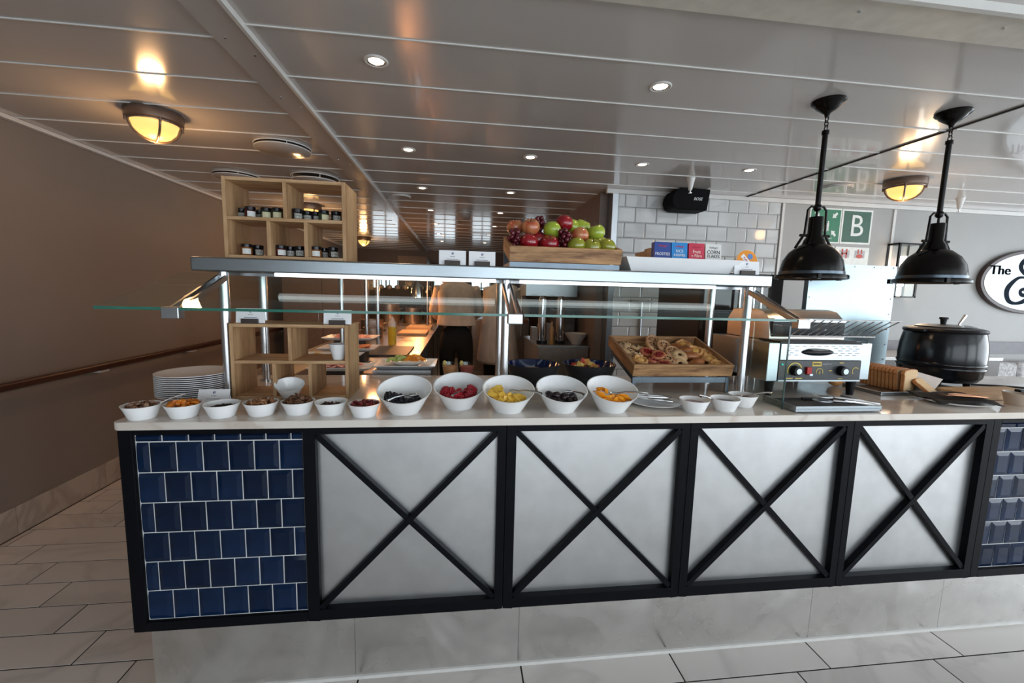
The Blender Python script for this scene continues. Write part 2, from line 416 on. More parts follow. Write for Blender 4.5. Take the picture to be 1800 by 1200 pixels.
box(-.70, 7, 1.114, 1.13, 2.176, 2.212).build('edge_lip', mt_lip, t)
sc = MB()
for xx in (1.13, 1.62, 2.1): sc.cyl((xx, 1.19, 2.184), (xx, 1.19, 2.188), .004, n=8)
o = sc.build('screw_head', mt_chrome, t); o['kind'] = 'stuff'
struct(MB().box(2.352, 2.360, 1.27, 3.4, 2.193, 2.212).build('trim_3', mt_gapdark))

# ================================================================== COUNTER
cb = thing('buffet_counter', 'long buffet counter with crossed black bars over steel doors and blue tiles', 'counter', (0, 1.35, 0))
Y = lambda y: y-1.35
MB().box(-.985, 3.2, Y(1.41), Y(2.0), .10, .922).build('carcass', mt_dark, cb)
# black frame
MB().box(-1.01, -.972, 0, .05, .262, .925).build('corner_post', mt_black, cb, bevel=.002)
MB().box(-.972, -.487, 0, .045, .905, .925).build('top_rail', mt_black, cb, bevel=.002)
MB().box(-.972, -.487, 0, .045, .262, .294).build('bottom_rail', mt_black, cb, bevel=.002)
bays = [(-.487, .158, -.450, .130), (.158, .807, .190, .778), (.807, 1.450, .837, 1.423), (1.450, 2.055, 1.476, 2.024)]
for (a, b, ia, ib) in bays:
    z0, z1, zi, zj = .262, .925, .300, .900
    fr = MB().box(a+.0007, ia, 0, .042, z0, z1).box(ib, b-.0007, 0, .042, z0, z1).box(ia, ib, 0, .042, z0, zi).box(ia, ib, 0, .042, zj, z1)
    d = fr.build('door', mt_black, cb, bevel=.0015)
    box(ia, ib, .026, .030, zi, zj).build('steel_panel', mt_panel, d)
    for (p, q) in (((ia, zi), (ib, zj)), ((ia, zj), (ib, zi))):
        dx, dz = q[0]-p[0], q[1]-p[1]; l = math.hypot(dx, dz); ux, uz = dx/l, dz/l
        M = Matrix(((ux, 0, -uz, (ia+ib)/2), (0, 1, 0, 0), (uz, 0, ux, (zi+zj)/2), (0, 0, 0, 1)))
        yo = .002 if dz > 0 else .0035
        MB().box(-l/2+.006, l/2-.006, yo, .024, -.0095, .0095, M).build('brace', mt_black, d, bevel=.001)
MB().box(2.055, 2.090, 0, .05, .262, .925).build('post', mt_black, cb, bevel=.002)
MB().box(2.090, 2.62, 0, .045, .905, .925).build('top_rail', mt_black, cb)
MB().box(2.090, 2.62, 0, .045, .262, .294).build('bottom_rail', mt_black, cb)
MB().box(2.62, 2.66, 0, .05, .262, .925).build('corner_post', mt_black, cb)
BT = {}
def blue_tiles(x0, x1, off, name):
    pn = box(x0, x1, .014, .03, .294, .905).build('tiled_panel', mt_grout_w, cb)
    zs = [.9035, .8805, .783, .6855, .588, .4905, .393, .2955]
    for r in range(7):
        zt, zb = zs[r], zs[r+1]; x = off-(.0365 if r % 2 else 0)-.0745*8
        while x < x1:
            a, b = max(x, x0+.003), min(x+.0745, x1-.002)
            if b-a > .012:
                k = (round(b-a, 3), round(zt-zb, 3), x < x0, x+.0745 > x1)
                if k not in BT:
                    g = .0019; w, h = (b-a)/2-g, (zt-zb)/2-g; bv = .0135 if h > .02 else .004
                    bl_, br_ = (.0006 if x < x0+.002 else bv), (.0006 if x+.0745 > x1 else bv)
                    v = [(-w, 0, -h), (w, 0, -h), (w, 0, h), (-w, 0, h), (-w, -.002, -h), (w, -.002, -h), (w, -.002, h), (-w, -.002, h), (-w+bl_, -.0062, -h+bv), (w-br_, -.0062, -h+bv), (w-br_, -.0062, h-bv), (-w+bl_, -.0062, h-bv)]
                    f = [(0, 1, 5, 4), (1, 2, 6, 5), (2, 3, 7, 6), (3, 0, 4, 7), (4, 5, 9, 8), (5, 6, 10, 9), (6, 7, 11, 10), (7, 4, 8, 11), (8, 9, 10, 11)]
                    BT[k] = MB().add(v, f).mesh('tile', mt_blue, 0)
                o = link('tile', BT[k], pn); o.location = ((a+b)/2, .014, (zt+zb)/2)
                o.rotation_euler = (random.uniform(-.012, .012), 0, random.uniform(-.012, .012))
            x += .0745
    return pn
blue_tiles(-.972, -.487, -.897, 'l')
blue_tiles(2.090, 2.62, 2.172, 'r')
for a, b in ((-.99, -.35), (-.35, .225), (.225, 1.40), (1.40, 2.0), (2.0, 2.65), (2.65, 3.2)):
    box(a+.0006, b-.0006, Y(1.393), Y(1.40), .012, .262).build('kick_plate', mt_kick, cb, 0)
MB().box(-.99, 3.2, Y(1.385), Y(1.393), 0, .012).build('sealant_bead', mt_lip, cb)
box(-.99, -.985, Y(1.40), Y(2.0), .012, .262).build('kick_plate', mt_kick, cb, 0)
# countertop
ct = MB(); r = .025; xl, xr, yf, yb = -1.017, 3.2, 1.335, 2.05
pts = [(xl+r-r*math.cos(a*PI/12), yf+r-r*math.sin(a*PI/12)) for a in range(7)]+[(xr, yf), (xr, yb), (xl, yb)]
o = ct.prism(pts, .925, .95).build('countertop', mt_stone, bevel=.003); tag(o, 'polished white stone worktop along the buffet counter', 'countertop')

# ================================================================== SNEEZE GUARD
sg = thing('sneeze_guard', 'steel shelf on tube posts with slanted glass food guard', 'food guard', (0, 0, .95))
z = lambda q: q-.95
MB().box(-.905, 1.235, 1.565, 1.97, z(1.405), z(1.453)).build('shelf', mt_steel_h, sg, bevel=.006)
PX = [(-.835, 1.63, 1.93), (.175, 1.63, 1.87), (1.19, 1.64, 1.90)]
for px, yf_, yb_ in PX:
    for yy in (yf_, yb_):
        MB().cyl((px, yy, 0), (px, yy, z(1.405)), .0165, n=20).cyl((px, yy, 0), (px, yy, .006), .026, n=20).build('post', mt_satin, sg)
    M = None
    s_ = (1.395-1.283)/(1.62-1.345)
    MB().bar((px-.013, 1.62, z(1.385)), (px-.013, 1.352, z(1.278)), .007, .018).bar((px+.013, 1.62, z(1.385)), (px+.013, 1.352, z(1.278)), .007, .018).build('arm', mt_steel, sg)
    MB().box(px-.024, px+.024, 1.335, 1.365, z(1.258), z(1.292)).build('glass_clamp', mt_steel, sg, bevel=.003)
def gpane(x0, x1, nme):
    g = MB(); y0, y1, za, zb = 1.34, 1.74, 1.283, 1.401; t_ = .008
    v = [(x0, y0, z(za)), (x1, y0, z(za)), (x1, y1, z(zb)), (x0, y1, z(zb)), (x0, y0, z(za)+t_), (x1, y0, z(za)+t_), (x1, y1, z(zb)+t_*.3), (x0, y1, z(zb)+t_*.3)]
    g.add(v, [(0, 3, 2, 1), (4, 5, 6, 7), (1, 2, 6, 5), (2, 3, 7, 6), (3, 0, 4, 7)]); p = g.build('glass_pane', mt_glass, sg, 0)
    MB().add([v[0], v[1], v[5], v[4], (x0, y0-.001, z(za)), (x1, y0-.001, z(za)), (x1, y0-.001, z(za)+t_), (x0, y0-.001, z(za)+t_)], [(4, 5, 6, 7), (0, 4, 7, 3), (1, 2, 6, 5), (3, 7, 6, 2), (0, 1, 5, 4)]).build('polished_edge', mt_gedge, p, 0)
gpane(-1.035, .149, 'a'); gpane(.203, 1.164, 'b')
MB().box(1.197, 1.203, 1.41, 1.60, .001, z(1.262)).build('end_pane', mt_glass, sg, 0)
MB().box(1.197, 1.203, 1.408, 1.4105, .001, z(1.262)).build('polished_edge', mat('dark_glass_edge', (.02, .05, .045), .15), sg, 0)
for a, b in ((-.64, .13), (.22, 1.0)):
    MB().box(a, b, 1.572, 1.590, z(1.393), z(1.405)).build('light_strip', mt_led, sg)
MB().box(-.86, 1.2, 1.70, 1.715, z(1.395), z(1.405)).build('under_rail', mt_steel, sg)

# ================================================================== ORGANISERS, JARS
def organiser(loc, label):
    t = thing('wooden_organiser', label, 'shelf box', loc)
    w, h, d, b = .405, .275, .17, .012
    MB().box(0, b, 0, d, 0, h).build('side_board', mt_pine, t, bevel=.0015)
    MB().box(w-b, w, 0, d, 0, h).build('side_board', mt_pine, t, bevel=.0015)
    MB().box(b, w-b, 0, d, h-b, h).build('top_board', mt_pine_h, t, bevel=.0015)
    MB().box(b, w-b, 0, d, 0, b).build('bottom_board', mt_pine_h, t, bevel=.0015)
    MB().box(b, w-b, 0, d, .131, .131+b).build('shelf', mt_pine_h, t, bevel=.0015)
    MB().box(w/2-b/2, w/2+b/2, 0, d, .131+b, h-b).build('divider', mt_pine, t, bevel=.001)
    for q in (.36, .665): MB().box(w*q-b/2, w*q+b/2, 0, d, b, .131).build('divider', mt_pine, t, bevel=.001)
    return t
organiser((-.812, 1.60, 1.453), 'pine shelf box of five compartments holding jam jars on the steel shelf')
organiser((-.812, 1.60, .95), 'pine shelf box of five compartments standing on the worktop beside the plates')
mt_jar = [mat('jam_dark_red', (.06, .006, .008), .08, spec=.7), mat('jam_black', (.012, .008, .01), .08, spec=.7), mat('jam_amber', (.25, .08, .012), .08, spec=.7), mat('jam_green', (.03, .045, .02), .08, spec=.7)]
mt_lid = mat('black_lid', (.01, .01, .013), .2, .2)
def jar(kind, labcol):
    t = thing('jam_jar', 'x', 'jar', (0, 0, 0))
    MB().lathe([(.001, 0), (.0165, 0), (.0185, .003), (.0185, .028), (.016, .032), (.001, .032)], 16).build('glass_body', mt_jar[kind], t)
    MB().lathe([(.001, .030), (.0182, .030), (.0182, .040), (.0165, .0415), (.001, .0415)], 16).build('lid', mt_lid, t)
    lb = MB(); n = 6; v = []; f = []
    for k in range(n+1):
        a = -PI/2-.75+1.5*k/n
        for zz in (.006, .025): v.append((.0188*math.cos(a), .0188*math.sin(a), zz))
    for k in range(n): f.append((2*k, 2*k+2, 2*k+3, 2*k+1))
    lb.add(v, f).build('paper_label', labcol, t)
    return t
lc = [mat('jar_label_white', (.72, .74, .72), .5), mat('jar_label_cream', (.66, .62, .40), .5), mat('jar_label_dark', (.12, .12, .11), .5, col2=(.5, .5, .45), scale=200)]
jp = [jar(0, lc[0]), jar(1, lc[2]), jar(2, lc[0]), jar(3, lc[1])]
used = [0]*4
def Xt(px, y): return (-.813+(px-387)*.00185)*y/1.6
def Xb(px, y): return (-.812+(px-398)*.00187)*y/1.6
jars = []
comp = {'tl': 'upper left', 'tr': 'upper right', 'bl': 'lower left', 'bm': 'lower middle', 'br': 'lower right'}
ORD = {'tl': [(436, 1.655, 0, 'front dark red'), (421, 1.70, 1, 'leftmost, half hidden'), (452, 1.72, 1, 'small dark one at the back'), (464, 1.66, 3, 'green tinted'), (484, 1.655, 3, 'cream labelled')],
       'tr': [(519, 1.655, 1, 'leftmost, patterned label'), (537, 1.69, 1, 'second from the left'), (553, 1.70, 1, 'middle'), (567, 1.66, 3, 'second from the right, green tinted'), (590, 1.67, 1, 'rightmost')],
       'bl': [(437, 1.65, 2, 'white labelled amber'), (457, 1.68, 1, 'right hand dark')],
       'bm': [(497, 1.65, 0, 'dark red, leftmost'), (514, 1.685, 1, 'middle'), (531, 1.66, 1, 'rightmost')],
       'br': [(560, 1.65, 2, 'leftmost, white labelled'), (575, 1.70, 1, 'black one at the back'), (591, 1.655, 1, 'rightmost')]}
for c, L_ in ORD.items():
    for px, yy, kd, w in L_:
        X = Xt(px, yy) if c[0] == 't' else Xb(px, yy)
        zz = 1.453+(.143 if c[0] == 't' else .012)+.0002
        lab = 'jam jar in the %s compartment, %s' % (comp[c], w)
        if used[kd] == 0: j = jp[kd]; j.location = (X, yy, zz); used[kd] = 1
        else: j = dup(jp[kd], (X, yy, zz))
        j.rotation_euler = (0, 0, random.uniform(.2, .7)); j['label'] = lab; j['group'] = 'jam jars in the upper shelf box'
# ================================================================== SMALL BOWLS
def shell_bowl(prof_out, t_, n=40, fn=None):
    inn = [(max(r-t_, .0005), zz) for r, zz in reversed(prof_out)]
    inn = [(r, zz if i < len(inn)-1 else zz) for i, (r, zz) in enumerate(inn)]
    zb = t_
    prof = [(.0005, 0)]+prof_out+[(r, max(zz, zb)) for r, zz in inn]+[(.0005, zb)]
    return MB().lathe(prof, n, fn=fn)
mt_fill = {}
def small_bowl(loc, label, r=.0515, h=.042, rb=.034):
    m = shell_bowl([(rb, 0), (rb+.002, .003), (r-.006, h*.7), (r, h)], .003)
    return tag(m.build('small_bowl', mt_porc, loc=loc), label, 'bowl', 'small white bowls along the counter edge')
def chips(name, m, n, R, zc, size, seed, label, cat, loc, kind='stuff', shp=(1, 1, .4), hgt=.01):
    random.seed(seed); b = MB()
    b.lathe([(.0005, zc-.006), (R*.97, zc-.006), (R*.97, zc-.003), (.0005, zc)], 20)
    for k in range(n):
        a = random.uniform(0, 2*PI); q = R*.88*math.sqrt(random.random()); hh = hgt*(1-(q/R)**2)
        rt = Euler((random.uniform(-1, 1), random.uniform(-1, 1), random.uniform(0, 6))).to_matrix()
        s = size*random.uniform(.7, 1.2)
        b.ball((q*math.cos(a), q*math.sin(a), zc+hh*random.uniform(.1, 1)), (s*shp[0], s*shp[1], s*shp[2]), 6, 4, rt)
    o = b.build(name, m, loc=loc, smooth=50); tag(o, label, cat, kind=kind); return o
sb = [(-.961, 1.385, 'leftmost small white bowl, holding dark mixed seeds and nuts'), (-.850, 1.395, 'small white bowl of orange dried apricots'),
      (-.739, 1.395, 'small white bowl of black seeds, third from the left end'), (-.630, 1.41, 'small white bowl of light brown walnuts, fourth from the left end'),
      (-.521, 1.42, 'small white bowl heaped with dark brown pecans, fifth from the left'), (-.415, 1.41, 'small white bowl with little dark filling, sixth from the left'),
      (-.305, 1.387, 'small white bowl of dried red cranberries beside the first big bowl')]
fc = [(mat('mixed_nuts', (.10, .03, .02), .5, col2=(.35, .22, .15), scale=60, var=.3), 'mixed_seeds', 'dark red and cream seed mix in the leftmost small bowl', 45, .007, 'nuts'),
      (mat('dried_apricot', (.62, .20, .02), .4, col2=(.40, .10, .01), scale=60), 'dried_apricots', 'orange dried apricots in the second small bowl', 34, .010, 'dried fruit'),
      (mat('black_seeds', (.02, .02, .025), .5), 'black_seeds', 'black seeds low in the third small bowl', 90, .0035, 'seeds'),
      (mat('walnut', (.34, .17, .08), .55, col2=(.16, .07, .03), scale=80), 'walnuts', 'light brown walnuts in the fourth small bowl', 45, .0085, 'nuts'),
      (mat('pecan', (.16, .07, .035), .5, col2=(.07, .03, .015), scale=80), 'pecans', 'dark brown pecans heaped in the fifth small bowl', 70, .0085, 'nuts'),
      (mat('dark_raisins', (.05, .02, .015), .4), 'raisins', 'dark raisins low in the sixth small bowl', 40, .005, 'dried fruit'),
      (mat('dried_cranberry', (.14, .01, .015), .35), 'dried_cranberries', 'dark red cranberries in the seventh small bowl', 50, .007, 'dried fruit')]
for i, ((x, yy, lb), f) in enumerate(zip(sb, fc)):
    small_bowl((x, yy, .95), lb)
    low = i in (2, 5)
    chips(f[1], f[0], f[3], .041 if low else .0445, .029 if low else .0365, f[4], 40+i, f[2], f[5], (x, yy, .95), hgt=.004 if low else (.018 if i in (1, 3) else (.028 if i == 4 else .013)))
mt_sauce = [mat('red_compote', (.22, .035, .015), .2), mat('dark_berry_compote', (.05, .006, .006), .2), mat('pale_relish', (.38, .18, .12), .25)]
for i, (x, yy, lb, fl_) in enumerate([(.841, 1.397, 'small white bowl of red compote beside the tongs plate', 'red compote in the first of the three right bowls'), (.969, 1.41, 'small white bowl of dark compote with a spoon, middle of the three right bowls', 'dark berry compote in the middle right bowl'), (1.078, 1.465, 'small white bowl of pale relish nearest the glass end pane', 'pale relish in the bowl by the end pane')]):
    small_bowl((x, yy, .95), lb, .053, .045)
    b = MB().lathe([(.0005, .026), (.041, .026), (.0455, .031), (.03, .0325), (.0005, .0335)], 24, fn=lambda x, y, z: (x, y, z+.0012*math.sin(90*x)*math.cos(110*y)))
    tag(b.build(['red_compote', 'berry_compote', 'relish'][i], mt_sauce[i], loc=(x, yy, .95)), fl_, 'compote', kind='stuff')
# spoons
def spoon(loc, rot, label, L_=.15, sc=1., slot=False, lab=True):
    t = thing('serving_spoon', label, 'spoon', loc); t.rotation_euler = rot
    b = MB().ball((0, 0, 0), (.022*sc, .015*sc, .006), 14, 8)
    b2 = MB(); 
    for v in b.v: pass
    b.v = [(x, y, z if z < 0 else -z*.6+.0) for x, y, z in b.v]
    b.build('spoon_bowl', mt_chrome, t)
    MB().tube([(.018*sc, 0, 0), (.04, 0, .006), (.08, 0, .008), (L_, 0, .004)], .003, 8, [.8, .8, 1, 1.5]).build('spoon_handle', mt_chrome, t)
    return t
# ================================================================== BIG SLANTED BOWLS
def slant(x, y, z_):
    return (x, y, z_*(1+.36*max(-1, min(1, y/.09))) if z_ > 0.002 else z_)
big = shell_bowl([(.046, 0), (.048, .004), (.058, .020), (.075, .052), (.0905, .080)], .0035, 48, slant)
bigme = big.mesh('slanted_bowl', mt_porc, 50)
BB = [(-.181, 1.42, 'blackberries', 'slanted white bowl of blackberries, leftmost of the five big bowls', (.95, 1, 1)), (.000, 1.475, 'raspberries', 'slanted white bowl of red raspberries, second of the big bowls', (.95, 1, 1)),
      (.170, 1.425, 'pineapple', 'slanted white bowl of yellow pineapple chunks, middle big bowl', (1, 1, 1)), (.358, 1.425, 'prunes', 'slanted white bowl of dark prunes, fourth of the big bowls', (1, 1, 1)),
      (.541, 1.42, 'peach', 'slanted white bowl of orange peach slices beside the tongs plate', (1, 1, 1))]
for x, yy, k, lb, s in BB:
    o = link('slanted_bowl', bigme); o.location = (x, yy, .95); o.rotation_euler = (0, 0, (x)*-.0)
    tag(o, lb, 'bowl', 'large slanted white bowls')
def place_fruit(me, name, cx, cy, pts, label, group, cat, sc=1.):
    for (dx, dy, dz) in pts:
        o = link(name, me); o.location = (cx+dx*.90, cy+dy*.86-.002, .95+dz+.005); s = sc*random.uniform(1.05, 1.25)
        o.scale = (s, s, s); o.rotation_euler = (random.uniform(-.6, .6), random.uniform(-.6, .6), random.uniform(0, 6))
        tag(o, label, cat, group)
def berry(name, m, r, d, n1=7):
    b = MB(); b.ball((0, 0, 0), (r*.8, r*.8, r*.95), 10, 7)
    for i in range(1, 6):
        t_ = PI*i/6; k = max(3, int(n1*math.sin(t_)+.5))
        for j in range(k):
            a = 2*PI*(j+.5*(i % 2))/k
            b.ball((r*.74*math.sin(t_)*math.cos(a), r*.74*math.sin(t_)*math.sin(a), r*.85*math.cos(t_)), d, 6, 4)
    return b.mesh(name, m, 60)
random.seed(3)
rasp = berry('raspberry', mat('raspberry_red', (.32, .008, .02), .35, rnd=.25), .0125, .0042)
blk = berry('blackberry', mat('blackberry_skin', (.010, .006, .016), .22, rnd=.2), .0130, .0045)
P_ = [(-.058, -.022, .040), (-.040, -.045, .035), (-.030, -.012, .036), (-.052, .004, .045), (-.010, -.040, .033), (-.034, -.030, .054), (-.014, -.018, .048), (.012, -.034, .034), (.004, -.008, .030), (.034, -.036, .038), (-.052, -.032, .056), (.024, -.014, .030), (-.020, .010, .034), (.045, -.020, .040)]
place_fruit(blk, 'blackberry', -.181, 1.42, P_, 'shiny blackberry in the leftmost slanted bowl', 'blackberries in the first big bowl', 'berry')
P_ = [(-.060, -.014, .046), (-.044, -.036, .040), (-.026, -.046, .036), (-.038, -.010, .046), (-.016, -.022, .046), (.004, -.040, .038), (-.052, -.022, .060), (-.030, -.026, .060), (.014, -.018, .040), (.028, -.036, .042), (.026, -.014, .050), (.050, -.024, .048), (.054, -.006, .056), (.043, -.010, .066), (-.006, -.010, .034), (.000, -.026, .056), (.040, -.030, .052), (-.012, -.040, .050)]
place_fruit(rasp, 'raspberry', 0, 1.475, P_, 'soft red raspberry in the second slanted bowl', 'raspberries in the second big bowl', 'berry')
def chunk(name, m, pts, h, bev=.003):
    me = MB().prism(pts, -h/2, h/2).mesh(name, m, 40); return me
pine = chunk('pineapple_chunk', mat('pineapple_flesh', (.85, .58, .10), .35, col2=(.66, .38, .04), scale=90, stretch=(1, 1, 4), sss=.1), [(-.016, -.008), (-.002, -.012), (.014, -.010), (.018, .004), (.004, .011), (-.012, .008)], .014)
P_ = [(-.060, -.012, .052), (-.048, -.032, .044), (-.044, -.006, .060), (-.030, -.042, .042), (-.030, -.020, .056), (-.014, -.034, .048), (-.010, -.014, .050), (.006, -.042, .042), (.012, -.022, .044), (.026, -.036, .044), (-.056, .006, .064), (-.036, .008, .066), (.040, -.028, .046), (-.022, -.004, .048), (.030, -.012, .038)]
place_fruit(pine, 'pineapple_chunk', .170, 1.425, P_, 'yellow pineapple chunk in the middle slanted bowl', 'pineapple chunks in the third big bowl', 'fruit')
pr = MB(); pr.ball((0, 0, 0), (.016, .011, .009), 10, 7); pr.v = [(x*(1+.15*math.sin(40*y*9)), y, z+.0015*math.sin(x*600)) for x, y, z in pr.v]
prm = pr.mesh('prune', mat('prune_skin', (.015, .007, .010), .3, bump=.4, scale=90), 60)
P_ = [(-.054, -.018, .044), (-.040, -.036, .040), (-.034, -.012, .050), (-.018, -.042, .038), (-.016, -.020, .050), (.000, -.032, .044), (.004, -.012, .042), (.020, -.040, .040), (.024, -.018, .044), (.040, -.030, .044), (.044, -.010, .046), (-.050, -.004, .054), (-.026, -.028, .056), (.010, -.026, .052), (.032, -.028, .052)]
place_fruit(prm, 'prune', .358, 1.425, P_, 'wrinkled dark prune in the fourth slanted bowl', 'prunes in the fourth big bowl', 'fruit', 1.05)
pe = MB(); n = 10; v = []
for k in range(n+1):
    a = PI*k/n; 
    for (rr, zz) in ((.020, 0), (.011, .005), (.011, -.005)): v.append((rr*math.cos(a), rr*math.sin(a)*.9, zz*math.sin(a)))
f = [(3*k+i, 3*k+3+i, 3*k+3+(i+1) % 3, 3*k+(i+1) % 3) for k in range(n) for i in range(3)]
v = [(x*1.25, y*1.25, z*1.7) for x, y, z in v]; pem = pe.add(v, f).mesh('peach_slice', mat('peach_flesh', (.88, .36, .02), .25, col2=(.78, .25, .01), scale=60, sss=.1), 50)
P_ = [(-.056, -.016, .054), (-.044, -.030, .046), (-.040, -.010, .060), (-.028, -.040, .044), (-.024, -.020, .054), (-.010, -.034, .048), (.004, -.042, .042), (.008, -.022, .048), (.024, -.036, .044), (.028, -.018, .046), (.042, -.028, .046), (-.048, -.004, .066), (-.008, -.014, .046)]
place_fruit(pem, 'peach_slice', .541, 1.42, P_, 'glossy orange peach slice in the fifth slanted bowl', 'peach slices in the fifth big bowl', 'fruit')
def aim_spoon(p_bowl, p_end, label, sc=1.):
    p = Vector(p_bowl); q = Vector(p_end); d = q-p; rz = math.atan2(d.y, d.x); ry = -math.asin(d.z/d.length)
    return spoon(p, (0, ry, rz), label, d.length, sc)
aim_spoon((-.150, 1.405, 1.014), (-.222, 1.318, 1.012), 'steel spoon lying across the blackberries')
aim_spoon((.028, 1.46, 1.014), (-.022, 1.372, 1.014), 'steel spoon resting among the raspberries')
aim_spoon((.188, 1.425, 1.022), (.272, 1.352, 1.024), 'steel spoon with its handle over the rim of the pineapple bowl')
aim_spoon((.380, 1.43, 1.018), (.418, 1.340, 1.020), 'steel spoon resting in the bowl of prunes')
aim_spoon((.545, 1.42, 1.014), (.645, 1.355, 1.020), 'steel spoon reaching out of the peach bowl')
aim_spoon((.925, 1.415, .990), (.862, 1.392, 1.001), 'small spoon between the red and the dark compote bowls', .6)
aim_spoon((1.085, 1.465, .990), (1.165, 1.425, 1.004), 'small spoon in the pale relish bowl', .6)
aim_spoon((-.925, 1.39, .990), (-.875, 1.41, 1.003), 'dark little spoon in the leftmost small bowl', .6)

# ================================================================== PLATES STACK
pl = MB().lathe([(.0005, 0), (.052, 0), (.056, .002), (.105, .0105), (.119, .0135), (.1195, .0155), (.1165, .0158), (.104, .0135), (.06, .0055), (.0005, .005)], 56)
plm = pl.mesh('dinner_plate', mt_porc, 50)
for k in range(12):
    o = link('dinner_plate', plm); o.location = (-.968, 1.665, .9501+.0069*k)
    nmk = 'uppermost' if k == 11 else ('lowest' if k == 0 else ['', 'second', 'third', 'fourth', 'fifth', 'sixth', 'seventh', 'eighth', 'ninth', 'tenth', 'eleventh'][k]+' from the bottom')
    tag(o, ('white dinner plate, %s of the stack left of the shelf box' % nmk), 'plate', 'stacked dinner plates')
# ================================================================== CARDS
def card(loc, rz, label, w=.098, h=.052, holder=True, tilt=-.12, lines=2):
    t = thing('label_card', label, 'card', loc, rz)
    M = Matrix.Translation((0, 0, .002)) @ Euler((tilt, 0, 0)).to_matrix().to_4x4()
    c = MB().box(-w/2, w/2, -.0006, .0006, 0, h, M).build('card', mt_card, t, 0)
    e = MB()
    for k in range(6):
        a = .3+k*.9; e.box(-.0008+.003*math.cos(a), .0028+.003*math.cos(a), -.0012, -.0007, h*.76+.003*math.sin(a), h*.76+.0022+.003*math.sin(a), M)
    e.build('emblem', mat('navy_print', (.02, .06, .22), .5), t, 0)
    l = MB(); l.box(-.009, .009, -.0012, -.0007, h*.55, h*.55+.0018, M); l.box(-w*.22, w*.22, -.0012, -.0007, h*.36, h*.36+.0022, M)
    l.build('lettering', mt_inkgrey, t, 0)
    if holder: MB().box(-w*.29, w*.29, -.010, -.0018, 0, .017).box(-w*.29, w*.29, .003, .012, 0, .010).build('card_holder', mt_holder, t, bevel=.001)
    return t
G_ = 'label cards in dark holders'
card((-.030, 1.595, 1.453), 0, 'white label card in a dark holder, left of the pair on the steel shelf'); card((.079, 1.595, 1.453), 0, 'white label card in a dark holder beside the fruit crate')
card((1.142, 1.595, 1.453), 0, 'white label card in a dark holder at the right end of the steel shelf', .108)
card((-.745, 1.615, 1.225), 0, 'white label card on the left of the lower shelf box')
card((-.446, 1.615, 1.225), 0, 'white label card on the right of the lower shelf box')
card((-.835, 1.52, .95), 0, 'white folded label card in front of the plate stack', .100, .054, False, -.35)
# ================================================================== FRUIT CRATE ON SHELF
def tray(loc, w, d, h, tilt, label, b=.012, name='wooden_crate'):
    t = thing(name, label, 'crate', loc); t.rotation_euler = (tilt, 0, 0)
    MB().box(0, w, 0, b, 0, h).build('front_board', mt_crate, t, bevel=.0015)
    MB().box(0, w, d-b, d, 0, h).build('back_board', mt_crate, t, bevel=.0015)
    MB().box(0, b, b, d-b, 0, h).build('side_board', mt_crate_s, t, bevel=.0015)
    MB().box(w-b, w, b, d-b, 0, h).build('side_board', mt_crate_s, t, bevel=.0015)
    MB().box(b, w-b, b, d-b, 0, .008).build('base_board', mt_crate, t)
    return t
MB().box(.183, .612, 1.605, 1.615, 1.453, 1.474).box(.183, .195, 1.605, 1.84, 1.453, 1.474).box(.600, .612, 1.605, 1.84, 1.453, 1.474).box(.183, .612, 1.80, 1.812, 1.453, 1.525)
rs = MB(); rs.box(.183, .612, 1.603, 1.611, .0, .0205); rs.box(.183, .191, 1.611, 1.842, 0, .0205); rs.box(.604, .612, 1.611, 1.842, 0, .0205); rs.box(.183, .612, 1.834, 1.842, 0, .082)
o = rs.build('crate_riser', mt_riser, loc=(0, 0, 1.453)); tag(o, 'blue grey steel riser under the fruit crate on the shelf', 'riser')
tray((.180, 1.600, 1.4745), .436, .25, .058, .26, 'rough wooden crate of apples and grapes on the steel shelf')
def apple(kind):
    c1, c2 = {'red': ((.33, .012, .02), (.22, .005, .012)), 'green': ((.36, .47, .05), (.28, .38, .03)), 'gala': ((.42, .07, .035), (.55, .26, .10)), 'olive': ((.30, .30, .03), (.22, .24, .02))}[kind]
    prof = []
    for i in range(15):
        a = PI*i/14; r = math.sin(a)**.9*.036*(1+.06*math.cos(a)); zz = -.032*math.cos(a)
        if i > 11: zz -= .004*(i-11)*.9
        prof.append((max(r, .0006), zz))
    t = thing(kind+'_apple' if kind != 'gala' else 'blush_apple', 'x', 'apple')
    MB().lathe(prof, 24).build('apple_flesh', mat('apple_skin_'+kind, c1, .18, col2=c2, scale=30, stretch=(1, 1, .2), spec=.6, coat=.3), t, 60)
    MB().tube([(0, 0, .020), (.001, 0, .028), (.004, 0, .036)], .0016, 6).build('stem', mt_holder, t)
    return t
AP = {k: apple(k) for k in ('red', 'green', 'gala', 'olive')}
first = {k: True for k in AP}
def XZ(px, py, yy):
    # px position measured on the crate area, converted to a world point at depth yy
    return ((px-930)/215.*.4789/1*1.0, 0)
